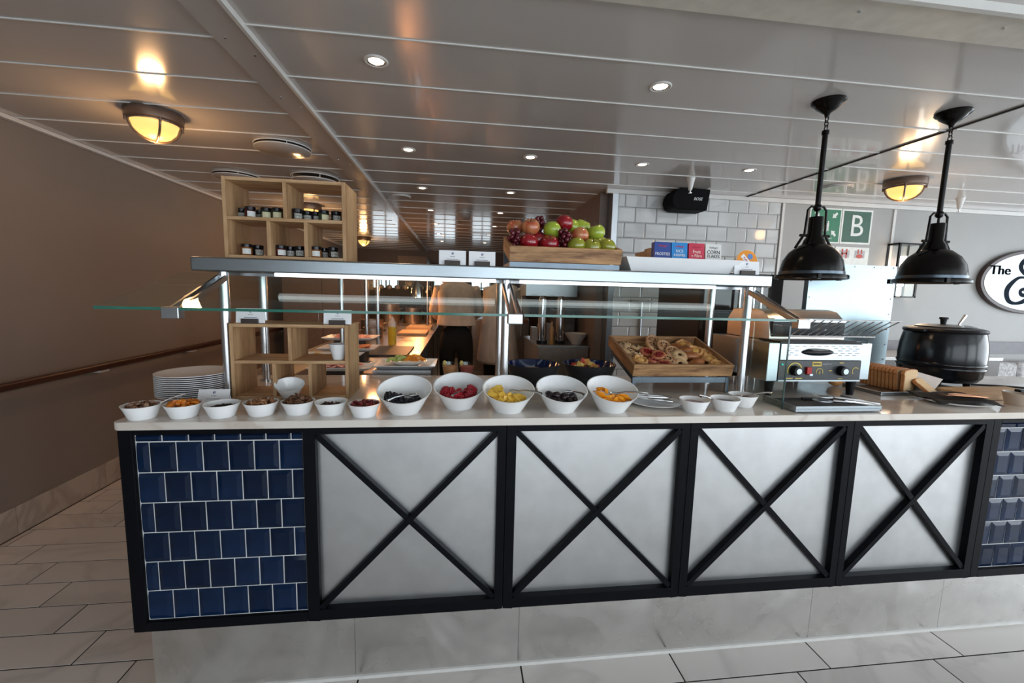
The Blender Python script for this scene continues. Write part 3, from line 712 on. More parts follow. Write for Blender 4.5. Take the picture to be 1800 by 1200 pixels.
apl = [('gala', .222, 1.775, 1.628, 'blush apple at the top left of the crate, half behind another'), ('gala', .275, 1.70, 1.620, 'large blush apple at the top left of the crate'),
       ('green', .362, 1.70, 1.612, 'green apple in the middle of the crate between red ones'), ('red', .418, 1.73, 1.645, 'red apple at the very top of the heap'),
       ('red', .262, 1.655, 1.556, 'red apple at the front left of the crate'), ('red', .344, 1.655, 1.553, 'red apple at the front, second from the left'),
       ('red', .312, 1.72, 1.575, 'red apple half hidden between the front pair'), ('gala', .474, 1.690, 1.592, 'blush apple right of the grapes'),
       ('green', .548, 1.715, 1.612, 'green apple at the upper right of the heap'), ('green', .505, 1.775, 1.640, 'green apple at the back right of the heap'),
       ('green', .462, 1.775, 1.636, 'green apple at the back, just right of the top red one'), ('olive', .449, 1.650, 1.548, 'yellow green apple at the front below the blush apple'),
       ('olive', .513, 1.650, 1.546, 'yellow green apple at the front, second from the right'), ('olive', .574, 1.650, 1.546, 'yellow green apple at the front right corner'),
       ('olive', .550, 1.705, 1.560, 'yellow green apple behind the front right pair'), ('olive', .575, 1.76, 1.58, 'yellow green apple at the right side of the crate')]
random.seed(5)
for k, x, yy, zz, lb in apl:
    rt = (random.uniform(-.5, .5), random.uniform(-.5, .5), random.uniform(0, 6))
    if first[k]: o = AP[k]; o.location = (x, yy, zz); o.rotation_euler = rt; first[k] = False
    else: o = dup(AP[k], (x, yy, zz), rot=rt)
    o['label'] = lb; o['group'] = 'apples in the crate'
mt_grape = mat('dark_red_grape', (.10, .008, .016), .2, rnd=.2, spec=.6)
gr = MB().ball((0, 0, 0), (.0092, .0092, .0105), 10, 7).mesh('grape', mt_grape, 60)
def grapes(c, n, rad, label, seed):
    random.seed(seed); t = thing('grape_bunch', label, 'grapes', c); pts = []
    while len(pts) < n:
        p = Vector((random.uniform(-1, 1)*rad[0], random.uniform(-1, 1)*rad[1], random.uniform(-1, 1)*rad[2]))
        if (p.x/rad[0])**2+(p.y/rad[1])**2+(p.z/rad[2])**2 > 1: continue
        if all((p-q).length > .0135 for q in pts) : pts.append(p)
        else:
            if random.random() < .002: break
    for p in pts:
        o = link('grape', gr, t); o.location = p
    MB().tube([(0, 0, 0), (0, .01, rad[2])], .0015, 5).build('stalk', mt_holder, t)
grapes((.207, 1.68, 1.575), 30, (.022, .045, .038), 'dark red grapes spilling at the left end of the crate', 1)
grapes((.315, 1.745, 1.635), 24, (.024, .03, .032), 'dark red grapes behind the green apple at the top', 2)
grapes((.405, 1.67, 1.575), 34, (.028, .035, .045), 'dark red grapes between the red and yellow green apples', 3)
# ================================================================== DISH WITH CEREAL
dm = MB(); out = [(-.245, -.07, .055), (.245, -.07, .055), (.245, .115, .055), (-.245, .115, .055)]; bs = [(-.212, -.045, 0), (.200, -.045, 0), (.200, .09, 0), (-.212, .09, 0)]
inn = [(x*.975, y*.96, zz) for x, y, zz in out]; ib = [(x*.97, y*.93, .006) for x, y, zz in bs]
v = out+bs+inn+ib; f = []
for k in range(4):
    j = (k+1) % 4; f += [(k, j, 4+j, 4+k), (8+k, 8+j, 12+j, 12+k)[::-1], (k, 8+k, 8+j, j)]
f += [(4, 5, 6, 7), (15, 14, 13, 12)]
o = dm.add(v, f).build('serving_dish', mt_porc, loc=(.878, 1.66, 1.4535), bevel=.004); tag(o, 'long angular white dish holding cereal packets on the shelf', 'dish')
def cereal(x, c, w, label, title, sub, tcol, art, spine=None, sc=.018, lean=0., extra=None):
    t = thing('cereal_packet', label, 'cereal box', (x, 1.70, 1.4745), 0)
    t.rotation_euler = (-.10, 0, 0)
    MB().box(-w/2, w/2, 0, .028, 0, .110).build('carton', mat('carton_'+title.lower()[:4], c, .35, var=.05, scale=12), t, bevel=.0008)
    tm = mat('print_'+title.lower()[:4], tcol, .4)
    text(title, sc, tm, t, (0, -.0006, .074 if sub else .060), sx=.95)
    if sub: text(sub, sc*.86, tm, t, (0, -.0006, .057), sx=.95)
    text("Kellogg's", .011, mat('script_red', (.60, .05, .10), .4) if title != 'CORN' else mt_inkgrey, t, (0, -.0006, .094), shear=.3)
    a = MB(); random.seed(len(title))
    for k in range(7): a.ball((random.uniform(-.02, .02), -.0008, .018+random.uniform(-.008, .012)), (.007, .0012, .007), 8, 5)
    a.build('printed_cereal_bowl', mat('print_art_'+title.lower()[:4], art[0], .4, col2=art[1], scale=120), t)
    return t
cereal(.835, (.010, .050, .28), .072, 'dark blue cereal packet with white lettering, leftmost in the dish', 'FROSTIES', '', (.8, .82, .86), ((.75, .45, .25), (.8, .8, .85)), sc=.0165)
cereal(.910, (.015, .24, .62), .070, 'bright blue cereal packet beside the dark blue one', 'RICE', 'KRISPIES', (.85, .88, .92), ((.7, .4, .2), (.8, .8, .85)), sc=.017)
cereal(.986, (.55, .025, .07), .070, 'red cereal packet between the blue and the white ones', 'Fruit', 'n Fibre', (.88, .80, .72), ((.7, .5, .1), (.05, .02, .02)), sc=.020)
cereal(1.062, (.74, .76, .74), .072, 'white cereal packet reading corn flakes', 'CORN', 'FLAKES', (.03, .04, .04), ((.15, .4, .08), (.7, .7, .66)), sc=.0215)
MB()
# row of cartons standing behind, seen from their ends
for k, (x, yy) in enumerate(((.800, 1.735), (.803, 1.772), (.806, 1.81), (.809, 1.85), (.812, 1.89))):
    t = MB().box(-.006, .062, 0, .030, 0, .100).build('cereal_packet', mat('carton_side', (.45, .28, .14), .4, rnd=.3, col2=(.25, .14, .07), scale=40), loc=(x, yy, 1.4535 if k > 1 else 1.4600)); tag(t, 'brown sided cereal packet behind the dark blue one, %s of its row' % ['nearest', 'second', 'middle', 'fourth', 'rearmost'][k], 'cereal box', 'cereal packets lined up behind the dish')
    if k < 2: t.location.z = 1.4605
t = thing('cereal_cup', 'round orange lidded cereal cup leaning behind the right hand card', 'cereal cup', (1.195, 1.68, 1.513)); t.rotation_euler = (PI/2-.12, 0, 0)
MB().lathe([(.0005, -.03), (.038, -.03), (.045, 0), (.0495, .003), (.0495, .005), (.0005, .005)], 32).build('cup', mat('white_cup_plastic', (.7, .7, .68), .4), t)
MB().lathe([(.0005, .0052), (.047, .0052), (.047, .0062), (.0005, .0062)], 36).build('foil_lid', mat('orange_foil', (.85, .30, .02), .3), t)
M = Matrix.Rotation(-.85, 4, 'Z')
MB().box(-.034, .030, -.009, .009, .0062, .0068, M).build('printed_band', mt_card, t, 0)
MB().lathe([(.0005, .0063), (.012, .0063), (.012, .0068), (.0005, .0068)], 16, c=(.014, .020, 0)).build('printed_badge', mat('badge_blue', (.1, .25, .6), .4), t)
text("Kellogg's", .013, mat('script_red', (.6, .05, .1)), t, (0, 0, .0072), rot=(0, 0, -.85))

# ================================================================== PASTRY TRAY AND RISER
rr = thing('tray_riser', 'blue grey steel riser frame under the pastry tray', 'riser', (.722, 1.672, .95))
R_ = MB(); w, d = .436, .285
for q, zz in ((0, .068), (1, .146)):
    R_ = MB(); y0 = q*(d-.014)
    for x0 in (0, w-.014): R_.box(x0, x0+.014, y0, y0+.014, 0, zz)
    R_.box(.012, w-.012, y0+.002, y0+.012, zz-.024, zz+.0005); R_.build('leg_frame', mt_riser, rr, bevel=.001)
for x0 in (0, w-.014): MB().bar((x0+.007, .01, .062), (x0+.007, d-.01, .138), .012, .014).build('side_rail', mt_riser, rr)
TLT = .28
tr = tray((.715, 1.660, 1.0255), .446, .325, .052, TLT, 'rough wooden tray of pastries on a steel riser', name='pastry_tray')
TM = Matrix.Translation((.715, 1.660, 1.0255)) @ Euler((TLT, 0, 0)).to_matrix().to_4x4()
mt_cro = mat('croissant_crust', (.38, .13, .035), .4, col2=(.24, .07, .018), scale=30, rnd=.15, coat=.2)
mt_crust = mat('golden_pastry', (.62, .33, .12), .45, col2=(.46, .20, .06), scale=40, rnd=.12, coat=.2)
mt_cream = mat('pale_pastry', (.74, .52, .30), .5, col2=(.55, .33, .16), scale=50, rnd=.08)
mt_jam = mat('red_jam', (.25, .02, .02), .15)
mt_choc = mat('dark_chocolate', (.03, .012, .008), .3)
def croissant():
    t = thing('croissant', 'x', 'pastry'); b = MB(); n = 13; pts = []; tp = []
    for k in range(n):
        u = -1+2*k/(n-1); pts.append((.046*u, .012*u*u, 0)); tp.append(max(.16, (1-u*u)**.6)*(1.08 if k % 2 else .92))
    b.tube(pts, .021, 12, tp).build('crescent', mt_cro, t, 60)
    return t
def danish():
    t = thing('apricot_danish', 'x', 'pastry'); b = MB()
    b.lathe([(.0005, 0), (.030, 0), (.037, .006), (.036, .014), (.028, .018), (.022, .011), (.0005, .010)], 24, fn=lambda x, y, z: (x*(1+.08*math.cos(4*math.atan2(y, x))), y*(1+.08*math.cos(4*math.atan2(y, x))), z+.002*math.sin(9*math.atan2(y, x)))).build('dough', mt_crust, t, 60)
    MB().ball((0, 0, .010), (.018, .018, .006), 12, 6).build('filling', mat('apricot_glaze', (.78, .45, .12), .15), t)
    return t
def swirl():
    t = thing('raisin_swirl', 'x', 'pastry'); pts = []
    for k in range(46):
        a = k*.42; r = .004+.0017*k*.42*1.0; pts.append((r*math.cos(a), r*math.sin(a), .009))
    MB().tube(pts, .0062, 7).build('coil', mat('swirl_dough', (.60, .35, .19), .4, col2=(.42, .2, .09), scale=50, rnd=.1), t, 60)
    MB().lathe([(.0005, 0), (.033, 0), (.034, .007), (.0005, .009)], 20).build('base_dough', mt_crust, t)
    b = MB(); random.seed(9)
    for k in range(7): a = k*.9; r = .008+.003*k; b.ball((r*math.cos(a), r*math.sin(a), .016), .003, 6, 4)
    b.build('raisins', mt_choc, t)
    return t
def jamp():
    t = thing('berry_pastry', 'x', 'pastry'); 
    MB().lathe([(.0005, 0), (.032, 0), (.036, .010), (.030, .017), (.0005, .012)], 20, fn=lambda x, y, z: (x, y*.8, z)).build('dough', mat('ruddy_pastry', (.55, .20, .09), .4, col2=(.4, .1, .05), scale=40), t, 60)
    b = MB(); random.seed(4)
    for k in range(8): a = k*.8; b.ball((.013*math.cos(a)*(k % 2+.4), .010*math.sin(a), .016), .006, 8, 5)
    b.build('berries', mt_jam, t); return t
def cookie():
    t = thing('nut_cluster', 'x', 'pastry'); b = MB(); random.seed(12); b.lathe([(.0005, 0), (.030, 0), (.034, .006), (.026, .014), (.0005, .016)], 20)
    for k in range(18): a = random.uniform(0, 6.28); r = random.uniform(0, .028); b.ball((r*math.cos(a), r*math.sin(a), .012), (.007, .005, .005), 6, 4)
    b.build('crumb', mt_cream, t, 60)
    b = MB()
    for k in range(6): a = random.uniform(0, 6.28); r = random.uniform(.005, .026); b.ball((r*math.cos(a), r*math.sin(a), .017), .0032, 6, 4)
    b.build('chocolate_chips', mt_choc, t); return t
def ring():
    t = thing('filled_roll', 'x', 'pastry'); MB().lathe([(.008, .004), (.02, 0), (.034, .004), (.037, .015), (.03, .026), (.018, .030), (.009, .026)], 24).build('dough', mt_cream, t, 60)
    MB().ball((0, 0, .020), (.011, .009, .006), 10, 6).build('chocolate_filling', mt_choc, t); return t
PT = {'croissant': croissant(), 'danish': danish(), 'swirl': swirl(), 'jam': jamp(), 'nut': cookie(), 'ring': ring()}
pf = {k: True for k in PT}
pn = {'croissant': 'brown curved croissant %s', 'danish': 'golden glazed danish %s', 'swirl': 'round raisin swirl %s', 'jam': 'red berry pastry %s', 'nut': 'pale nutty pastry with chocolate chips %s', 'ring': 'pale ring pastry with chocolate middle %s'}
ptl = [('nut', .055, .255, .022, 'in the far left corner of the tray', 0, 0), ('nut', .052, .190, .020, 'at the left side, behind the front one', .2, .1), ('nut', .105, .225, .024, 'left of the berry pastry at the back', -.2, .2), ('danish', .062, .085, .026, 'at the front left in a white cup', .1, 0),
       ('nut', .062, .130, .022, 'just behind the white cup', .2, 0),
       ('jam', .130, .170, .026, 'in the middle of the left half', .3, .2), ('jam', .125, .085, .020, 'at the front, left of centre', 0, .1), ('jam', .155, .045, .024, 'at the very front edge', .2, 0), ('jam', .158, .115, .036, 'on top, left of the large swirls', .2, -.3),
       ('swirl', .190, .255, .050, 'furthest back of the swirls', .5, 0), ('swirl', .215, .190, .052, 'uppermost in the centre', .45, .1), ('swirl', .235, .140, .046, 'in front of the uppermost swirl', .35, -.1), ('swirl', .190, .085, .030, 'low at the front centre', .2, .1), ('swirl', .165, .215, .040, 'left of the uppermost swirl', .4, .3),
       ('ring', .238, .060, .012, 'at the front centre', .45, 0), ('ring', .250, .110, .030, 'right behind the front ring', .3, .2),
       ('croissant', .300, .215, .034, 'furthest back beside the danishes', 0, .2), ('croissant', .300, .165, .040, 'second from the back', .1, -.2), ('croissant', .310, .115, .040, 'in the middle of the croissants', 0, .1), ('croissant', .320, .065, .032, 'at the front right', 0, 0), ('croissant', .285, .140, .024, 'low beside the swirls', 0, .3), ('croissant', .290, .040, .026, 'right at the front board', 0, 0),
       ('danish', .350, .265, .026, 'furthest back on the right side', .2, 0), ('danish', .375, .215, .024, 'second from the back on the right side', .1, 0), ('danish', .400, .165, .024, 'third from the back on the right side', .1, .1), ('danish', .395, .110, .024, 'second from the front on the right side', .1, 0), ('danish', .405, .055, .020, 'at the front right corner', .1, 0), ('danish', .352, .160, .040, 'on top between croissants and right side', .2, -.2)]
random.seed(8)
for k, x, yy, zz, lb, rx, ry in ptl:
    p = TM @ Vector((x, yy, zz)); rt = (TLT+rx, ry, random.uniform(-.6, .6))
    if pf[k]: o = PT[k]; o.location = p; o.rotation_euler = rt; pf[k] = False
    else: o = dup(PT[k], p, rot=rt)
    o['label'] = (pn[k] % lb); o['group'] = 'pastries in the tray'
p = TM @ Vector((.062, .085, .009)); o = MB().lathe([(.0005, 0), (.024, 0), (.036, .018), (.034, .018), (.022, .003), (.0005, .003)], 28).build('pastry_cup', mt_porc, loc=p); o.rotation_euler = (TLT, 0, 0); tag(o, 'shallow white cup under the front left danish', 'cup')
# ================================================================== BLUE BLACK BOWLS
mt_bowl_out = mat('matt_black_stoneware', (.018, .019, .022), .4); mt_bowl_in = mat('cobalt_glaze', (.006, .016, .085), .1, coat=.5)
def darkbowl(loc, label, r=.122, h=.095):
    t = thing('salad_bowl', label, 'bowl', loc)
    MB().lathe([(.0005, 0), (.06, 0), (.075, .006), (.105, .045), (r, h), (r-.002, h+.002), (r-.004, h)], 44).build('outer_shell', mt_bowl_out, t, 60)
    MB().lathe([(r-.004, h-.0005), (.100, .047), (.07, .014), (.0005, .008)], 44).build('glazed_inside', mt_bowl_in, t, 60)
    return t
darkbowl((.328, 1.85, .95), 'black bowl glazed cobalt inside, behind the pineapple bowl'); darkbowl((.590, 1.86, .95), 'black bowl of fruit salad, left of the pastry tray')
random.seed(11)
fs = MB().prism([(-.014, -.010), (.012, -.012), (.015, .009), (-.010, .012)], -.008, .008)
for i, (nme, cc, lab) in enumerate((('watermelon_cube', (.62, .09, .07), 'red watermelon cube heaped in the right hand black bowl'), ('melon_cube', (.80, .38, .12), 'orange melon cube heaped in the right hand black bowl'), ('pineapple_cube', (.82, .60, .18), 'yellow pineapple cube heaped in the right hand black bowl'))):
    me = MB().prism([(-.014, -.010), (.012, -.012), (.015, .009), (-.010, .012)], -.009, .009).mesh(nme, mat(nme+'_flesh', cc, .3, scale=80), 30)
    for k in range(9):
        a = random.uniform(0, 6.28); q = .062*math.sqrt(random.random())
        o = link(nme, me); o.location = (.590-.022+q*math.cos(a), 1.86+q*math.sin(a), .95+.066+.038*(1-q/.062)+random.uniform(0, .008)); o.rotation_euler = [random.uniform(0, 3) for _ in range(3)]
        tag(o, lab, 'fruit', 'fruit salad cubes')
b = MB().lathe([(.0005, .055), (.09, .055), (.100, .060), (.06, .066), (.0005, .069)], 30, fn=lambda x, y, z: (x, y, z+.003*math.sin(70*x)*math.cos(60*y)))
tag(b.build('pear_salad', mat('pale_fruit', (.48, .32, .24), .35, col2=(.3, .16, .12), scale=50), loc=(.328, 1.85, .95)), 'pale stewed fruit in the left hand black bowl', 'fruit', kind='stuff')

# glass cups behind raspberries
def cup(x, yy, m, label):
    t = thing('glass_cup', label, 'cup', (x, yy, .95))
    MB().lathe([(.0005, 0), (.026, 0), (.037, .075), (.0355, .075), (.0245, .004), (.0005, .004)], 24, ).build('glass_body', mt_glass_thin, t)
    MB().lathe([(.0005, .005), (.024, .005), (.0335, .060), (.0005, .062)], 20).build('filling', m, t)
    MB().ball((-.024, 0, .074), (.009, .004, .013), 8, 6).build('citrus_wedge', mat('citrus_wedge', (.75, .60, .20), .35), t); return t
cup(-.045, 1.97, mat('orange_yoghurt', (.62, .30, .14), .35), 'glass cup of orange yoghurt behind the raspberry bowl')
cup(.033, 1.97, mat('red_yoghurt', (.40, .08, .07), .35), 'glass cup of red compote behind the raspberry bowl')
# white cups in the lower organiser
def cone_cup(loc, rot, label, r=.030, h=.060, rb=.019, m=None, cat='cup', name='white_cup'):
    o = MB().lathe([(.0005, 0), (rb, 0), (r, h), (r+.001, h), (r-.002, h-.001), (rb-.002, .003), (.0005, .003)], 28).build(name, m or mt_porc, loc=loc); o.rotation_euler = rot; return tag(o, label, cat)
cone_cup((-.452, 1.64, 1.0932), (0, 0, 0), 'tapered white cup in the upper right compartment of the lower shelf box', .034, .058)
cone_cup((-.620, 1.615, .9645), (.32, .12, 0), 'tilted white bowl in the lower middle compartment of the lower shelf box', .050, .045, .030, name='small_tilted_bowl', cat='bowl')
# tongs plate
o = MB().lathe([(.0005, 0), (.06, 0), (.100, .012), (.101, .014), (.098, .014), (.06, .004), (.0005, .004)], 44).build('oval_plate', mt_porc, loc=(.738, 1.502, .95)); tag(o, 'white oval plate with serving tongs beside the peach bowl', 'plate')
def tongs(loc, rot, label, L_=.20, m=None):
    t = thing('serving_tongs', label, 'tongs', loc); t.rotation_euler = rot; m = m or mt_chrome
    for s in (-1, 1):
        MB().tube([(0, 0, .004), (L_*.3, .010*s, .006), (L_*.75, .016*s, .006), (L_, .012*s, .004)], .0042, 7, [.8, 1.2, 1.2, .8]).build('arm', m, t)
        h = MB(); h.ball((L_+.012, .012*s, .004), (.020, .012, .002), 12, 5); h.build('slotted_head', m, t)
    return t
tongs((.790, 1.455, .966), (0, 0, 2.55), 'steel slotted tongs lying on the oval plate, nearer pair', .125); tongs((.800, 1.485, .972), (0, 0, 2.85), 'steel slotted tongs lying on the oval plate, farther pair', .125)

# ================================================================== RIGHT: TRAY, TOASTER, KETTLE
tt = thing('steel_ledge_tray', 'low brushed steel tray in front of the conveyor toaster', 'tray', (1.215, 1.362, .95))
MB().box(.006, .346, .006, .170, .010, .0125).build('dark_mesh_insert', mat('dark_mesh', (.03, .03, .032), .45), tt)
MB().box(0, .352, 0, .170, .004, .010).box(0, .352, 0, .006, .004, .024).box(0, .006, 0, .170, .004, .024).box(.346, .352, 0, .170, .004, .024).box(.002, .35, -.002, 0, .012, .0145).build('tray_body', mt_steel_h, tt, bevel=.001)
ff = MB()
for x in (.02, .33): ff.cyl((x, .02, 0), (x, .02, .005), .006); ff.cyl((x, .15, 0), (x, .15, .005), .006)
ff.build('feet', mt_blackpl, tt)
t = thing('serving_tongs', 'wide steel slotted tongs resting over the steel tray edge', 'tongs', (1.545, 1.352, .978), 2.78)
for s in (0, 1):
    MB().tube([(0, 0, .002+.003*s), (.07, .006*s, .004+.010*s), (.15, .004*s, .004+.014*s)], .0055, 8, [.9, 1.3, 1.]).build('arm', mt_chrome, t)
    pr_ = MB(); v = []; n = 20
    pr_.prism([(.150+.034*(1-math.cos(2*PI*k/n)), .024*math.sin(2*PI*k/n)*(1+.15*math.cos(2*PI*k/n+PI))) for k in range(n)], .002+.016*s, .0045+.016*s)
    h_ = pr_.build('slotted_head', mat('bright_tong_steel', (.62, .66, .70), .35, .8), t)
    for q in (-.010, 0, .010): MB().box(.165, .200, q-.0018, q+.0018, .0044+.016*s, .0050+.016*s).build('slot', mt_gapdark, h_)

t = thing('spatula', 'long spatula with a black handle under the toaster', 'spatula', (1.36, 1.50, .9605), -.15)
MB().tube([(0, 0, .005), (.12, 0, .006)], .007, 8).build('handle', mt_blackpl, t); MB().box(.12, .20, -.022, .022, .004, .0055).build('blade', mt_chrome, t)
ts = thing('conveyor_toaster', 'steel conveyor toaster with wire rack and two control knobs', 'toaster', (1.275, 1.60, .95))
zt = lambda q: q-.95
mt_tst = steelmat('toaster_steel', (.42, .48, .51), .28, (1, 1, 40), .02)
# body
MB().box(.002, .052, .002, .40, zt(1.015), zt(1.178)).build('side_housing', mt_tst, ts, bevel=.003)
MB().box(.444, .520, .035, .40, zt(1.015), zt(1.178)).build('side_housing', mt_tst, ts, bevel=.003)
MB().box(.052, .444, .010, .40, zt(1.015), zt(1.178)).build('body', mt_dark, ts)
MB().box(.056, .438, 0, .012, zt(1.106), zt(1.176)).build('vent_panel', mt_tst, ts, bevel=.002)
sl = MB()
for rI in range(5):
    for cI in range(10):
        x = .085+cI*.034+(.012 if rI % 2 else 0)
        if .135 < x+.01 < .30 and rI > 0: continue
        sl.box(x, x+.018, -.0015, .002, zt(1.165)-rI*.0095, zt(1.167)-rI*.0095)
o = sl.build('vent_slots', mt_blackpl, ts); o['kind'] = 'stuff'
hm = MB(); hm.ball((.225, -.002, zt(1.141)), (.075, .012, .015), 24, 10); hm.build('handle_recess', mt_blackpl, ts)
MB().ball((.225, -.010, zt(1.152)), (.05, .008, .005), 16, 6).build('handle_grip', mt_chrome, ts)
MB().box(.054, .440, .001, .012, zt(1.022), zt(1.104)).build('control_panel', mat('control_panel_grey', (.035, .04, .045), .3), ts, bevel=.001)
MB().box(.054, .440, -.002, .012, zt(1.016), zt(1.022)).build('lower_lip', mt_tst, ts)
mt_yel = mat('yellow_print', (.60, .45, .08), .5); mt_redp = mat('red_switch', (.45, .01, .01), .2)
def knob(x, zz):
    k = MB().cyl((x, .001, zz), (x, -.022, zz), .022, .019, 24).build('knob', mt_blackpl, ts)
    MB().cyl((x, -.022, zz), (x, -.026, zz), .0135, .012, 20).build('knob_cap', mt_tst, k)
knob(.128, zt(1.062)); knob(.345, zt(1.062))
def arc(cx, cz, r, w, a0, a1, m, nme, par, y0=-.0004, y1=.002, sx=1.):
    v = []; f = []; n = 20
    for k in range(n+1):
        a = a0+(a1-a0)*k/n
        for rr_ in (r-w, r): 
            for yy in (y0, y1): v.append((cx+rr_*math.cos(a)*sx, yy, cz+rr_*math.sin(a)))
    for k in range(n):
        b = 4*k; f += [(b, b+2, b+6, b+4), (b+1, b+5, b+7, b+3), (b, b+4, b+5, b+1), (b+2, b+3, b+7, b+6)]
    return MB().add(v, f).build(nme, m, par)
arc(.128, zt(1.062), .035, .005, -.3, PI+.4, mt_yel, 'dial_ring', ts)
MB().box(.085, .122, -.0004, .002, zt(1.026), zt(1.031)).box(.133, .165, -.0004, .002, zt(1.026), zt(1.031)).build('printed_scale', mt_yel, ts)
bd = MB().box(.207, .250, -.0006, .002, zt(1.081), zt(1.100)).build('printed_badge', mt_yel, ts)
text('BUFFALO', .0085, mt_ink, ts, (.2285, -.0014, zt(1.0905)), sx=.95)
text('CONVEYOR', .008, mat('pale_print', (.6, .6, .7), .5), ts, (.274, -.0004, zt(1.090)))
MB().box(.178, .200, -.010, .002, zt(1.048), zt(1.078)).build('red_switch', mt_redp, ts, bevel=.002)
MB().box(.190, .204, -.012, -.009, zt(1.042), zt(1.050)).build('switch_tab', mt_tst, ts)
arc(.244, zt(1.056), .017, .003, -.4, PI+.4, mt_yel, 'printed_symbol', ts); text('8', .018, mt_yel, ts, (.244, -.0004, zt(1.053)))
arc(.415, zt(1.060), .017, .003, .6, PI+.8, mt_yel, 'printed_symbol', ts)
for a_ in ((.288, .303, 1.060, 1.064), (.335, .355, 1.094, 1.098), (.335, .355, 1.026, 1.029)): MB().box(a_[0], a_[1], -.0004, .002, zt(a_[2]), zt(a_[3])).build('printed_mark', mt_yel, ts)
MB().cyl((.068, .001, zt(1.088)), (.068, -.003, zt(1.088)), .004).build('pilot_light', mat('green_pilot', (.02, .4, .3), .3, emit=(.0, .6, .45), estr=.5), ts)
# hood
hp = [(.10, zt(1.178)), (.10, zt(1.20)), (.115, zt(1.275)), (.15, zt(1.305)), (.20, zt(1.315)), (.36, zt(1.31)), (.40, zt(1.26)), (.40, zt(1.178))]
M = Matrix(((0, 0, 1, 0), (1, 0, 0, 0), (0, 1, 0, 0), (0, 0, 0, 1)))
hh = MB().prism(hp, .075, .445, M).build('hood', steelmat('warm_hood_steel', (.60, .55, .50), .3, (1, 1, 30), .02), ts, bevel=.003)
MB().box(.085, .435, .095, .106, zt(1.195), zt(1.262)).build('feed_opening', mt_blackpl, ts)
MB().box(.085, .435, .090, .104, zt(1.262), zt(1.276)).build('hood_lip', mt_tst, ts)
MB().box(.05, .46, .0, .13, zt(1.180), zt(1.186)).box(.07, .40, -.004, .0, zt(1.186), zt(1.192)).build('crumb_deck', mt_blackpl, ts, bevel=.001)
wr = MB(); wm = mt_chrome
for k in range(11):
    x = .085+.037*k; wr.tube([(x, .10, zt(1.205)), (x, -.01, zt(1.212)), (x+.01, -.115, zt(1.282))], .0022, 6)
wr.tube([(.075, -.012, zt(1.210)), (.475, -.012, zt(1.210))], .003, 6); wr.tube([(.085, -.115, zt(1.283)), (.475, -.115, zt(1.283))], .0022, 6)
wr.build('wire_rack', wm, ts)
MB().bar((.475, .02, zt(1.19)), (.500, -.02, zt(1.245)), .012, .006).build('rack_hook', mt_tst, ts)
lg = MB()
for x in (.04, .43): 
    for yy in (.03, .37): lg.cyl((x, yy, 0), (x, yy, zt(1.016)), .013, .020, 12)
lg.build('feet', mt_blackpl, ts)
# kettle
kt = thing('soup_kettle', 'large black soup kettle with a lid on the worktop', 'soup kettle', (2.44, 1.86, .95))
mt_enam = mat('black_enamel', (.004, .0055, .008), .18, 0, .1, spec=.35)
MB().lathe([(.0005, .020), (.11, .020), (.140, .028), (.157, .050), (.163, .088), (.1675, .091), (.1675, .098), (.1635, .101), (.164, .108), (.168, .111), (.168, .118), (.1645, .121), (.166, .150), (.163, .205), (.154, .255), (.149, .270), (.0005, .270)], 64).build('barrel', mt_enam, kt, 50)
MB().lathe([(.13, .262), (.154, .266), (.158, .274), (.154, .283), (.128, .290), (.0005, .290)], 56).build('rim', mt_blackpl, kt, 50)
for s in (-1, 1): MB().box(.150*s-.022, .150*s+.022, -.045, .045, .266, .282).build('lug_handle', mt_blackpl, kt, bevel=.006)
MB().lathe([(.0005, .291), (.112, .291), (.114, .295), (.09, .302), (.0005, .306)], 48).build('lid', mt_steel, kt, 50)
MB().cyl((-.01, 0, .302), (-.01, 0, .330), .010, .014, 16).cyl((-.01, 0, .330), (-.01, 0, .340), .019, .017, 16).build('lid_knob', mt_blackpl, kt)
MB().tube([(.05, -.02, .296), (.075, -.03, .352)], .006, 8, [.8, 1.5]).build('ladle_handle', mt_chrome, kt)
fb = MB()
for k in range(4):
    a = .6+PI/2*k; fb.cyl((.105*math.cos(a), .105*math.sin(a), 0), (.105*math.cos(a), .105*math.sin(a), .026), .012, .018, 12)
fb.build('feet', mt_blackpl, kt)
# bread
bt_ = thing('bread_tray', 'long low steel edged tray under the sliced loaf', 'tray', (1.83, 1.60, .95))
MB().box(0, .56, 0, .012, 0, .018).box(0, .56, .012, .19, 0, .008).box(0, .012, .012, .19, 0, .018).build('tray_body', mt_steel_h, bt_, bevel=.002)
random.seed(2)
mt_cb = mat('bread_crust', (.36, .13, .035), .6, col2=(.5, .22, .08), scale=25); mt_crumb = mat('bread_crumb', (.72, .50, .28), .8, bump=.5, scale=120, var=.12)
def slice_(i, loc, rz, lean, label):
    t = thing('bread_slice', label, 'bread', loc); t.rotation_euler = (lean, 0, rz)
    w, h, th = .055, .100, .0135
    pts = [(-w+.004, 0), (w-.004, 0), (w, .006), (w, h*.72), (w+.006, h*.82), (w-.002, h*.95), (w*.5, h), (-w*.5, h), (-w+.002, h*.95), (-w-.006, h*.82), (-w, h*.72), (-w, .006)]
    M = Matrix(((1, 0, 0, 0), (0, 0, 1, 0), (0, 1, 0, 0), (0, 0, 0, 1)))
    MB().prism(pts, 0, th, M).build('crust', mt_cb, t, bevel=.0015)
    ip = [(x*.93, .004+y*.93) for x, y in pts]
    MB().prism(ip, -.0008, th*.4, M).build('crumb_face', mt_crumb, t, 0)
    return t
ax = Vector((-.10, .99, 0)).normalized()
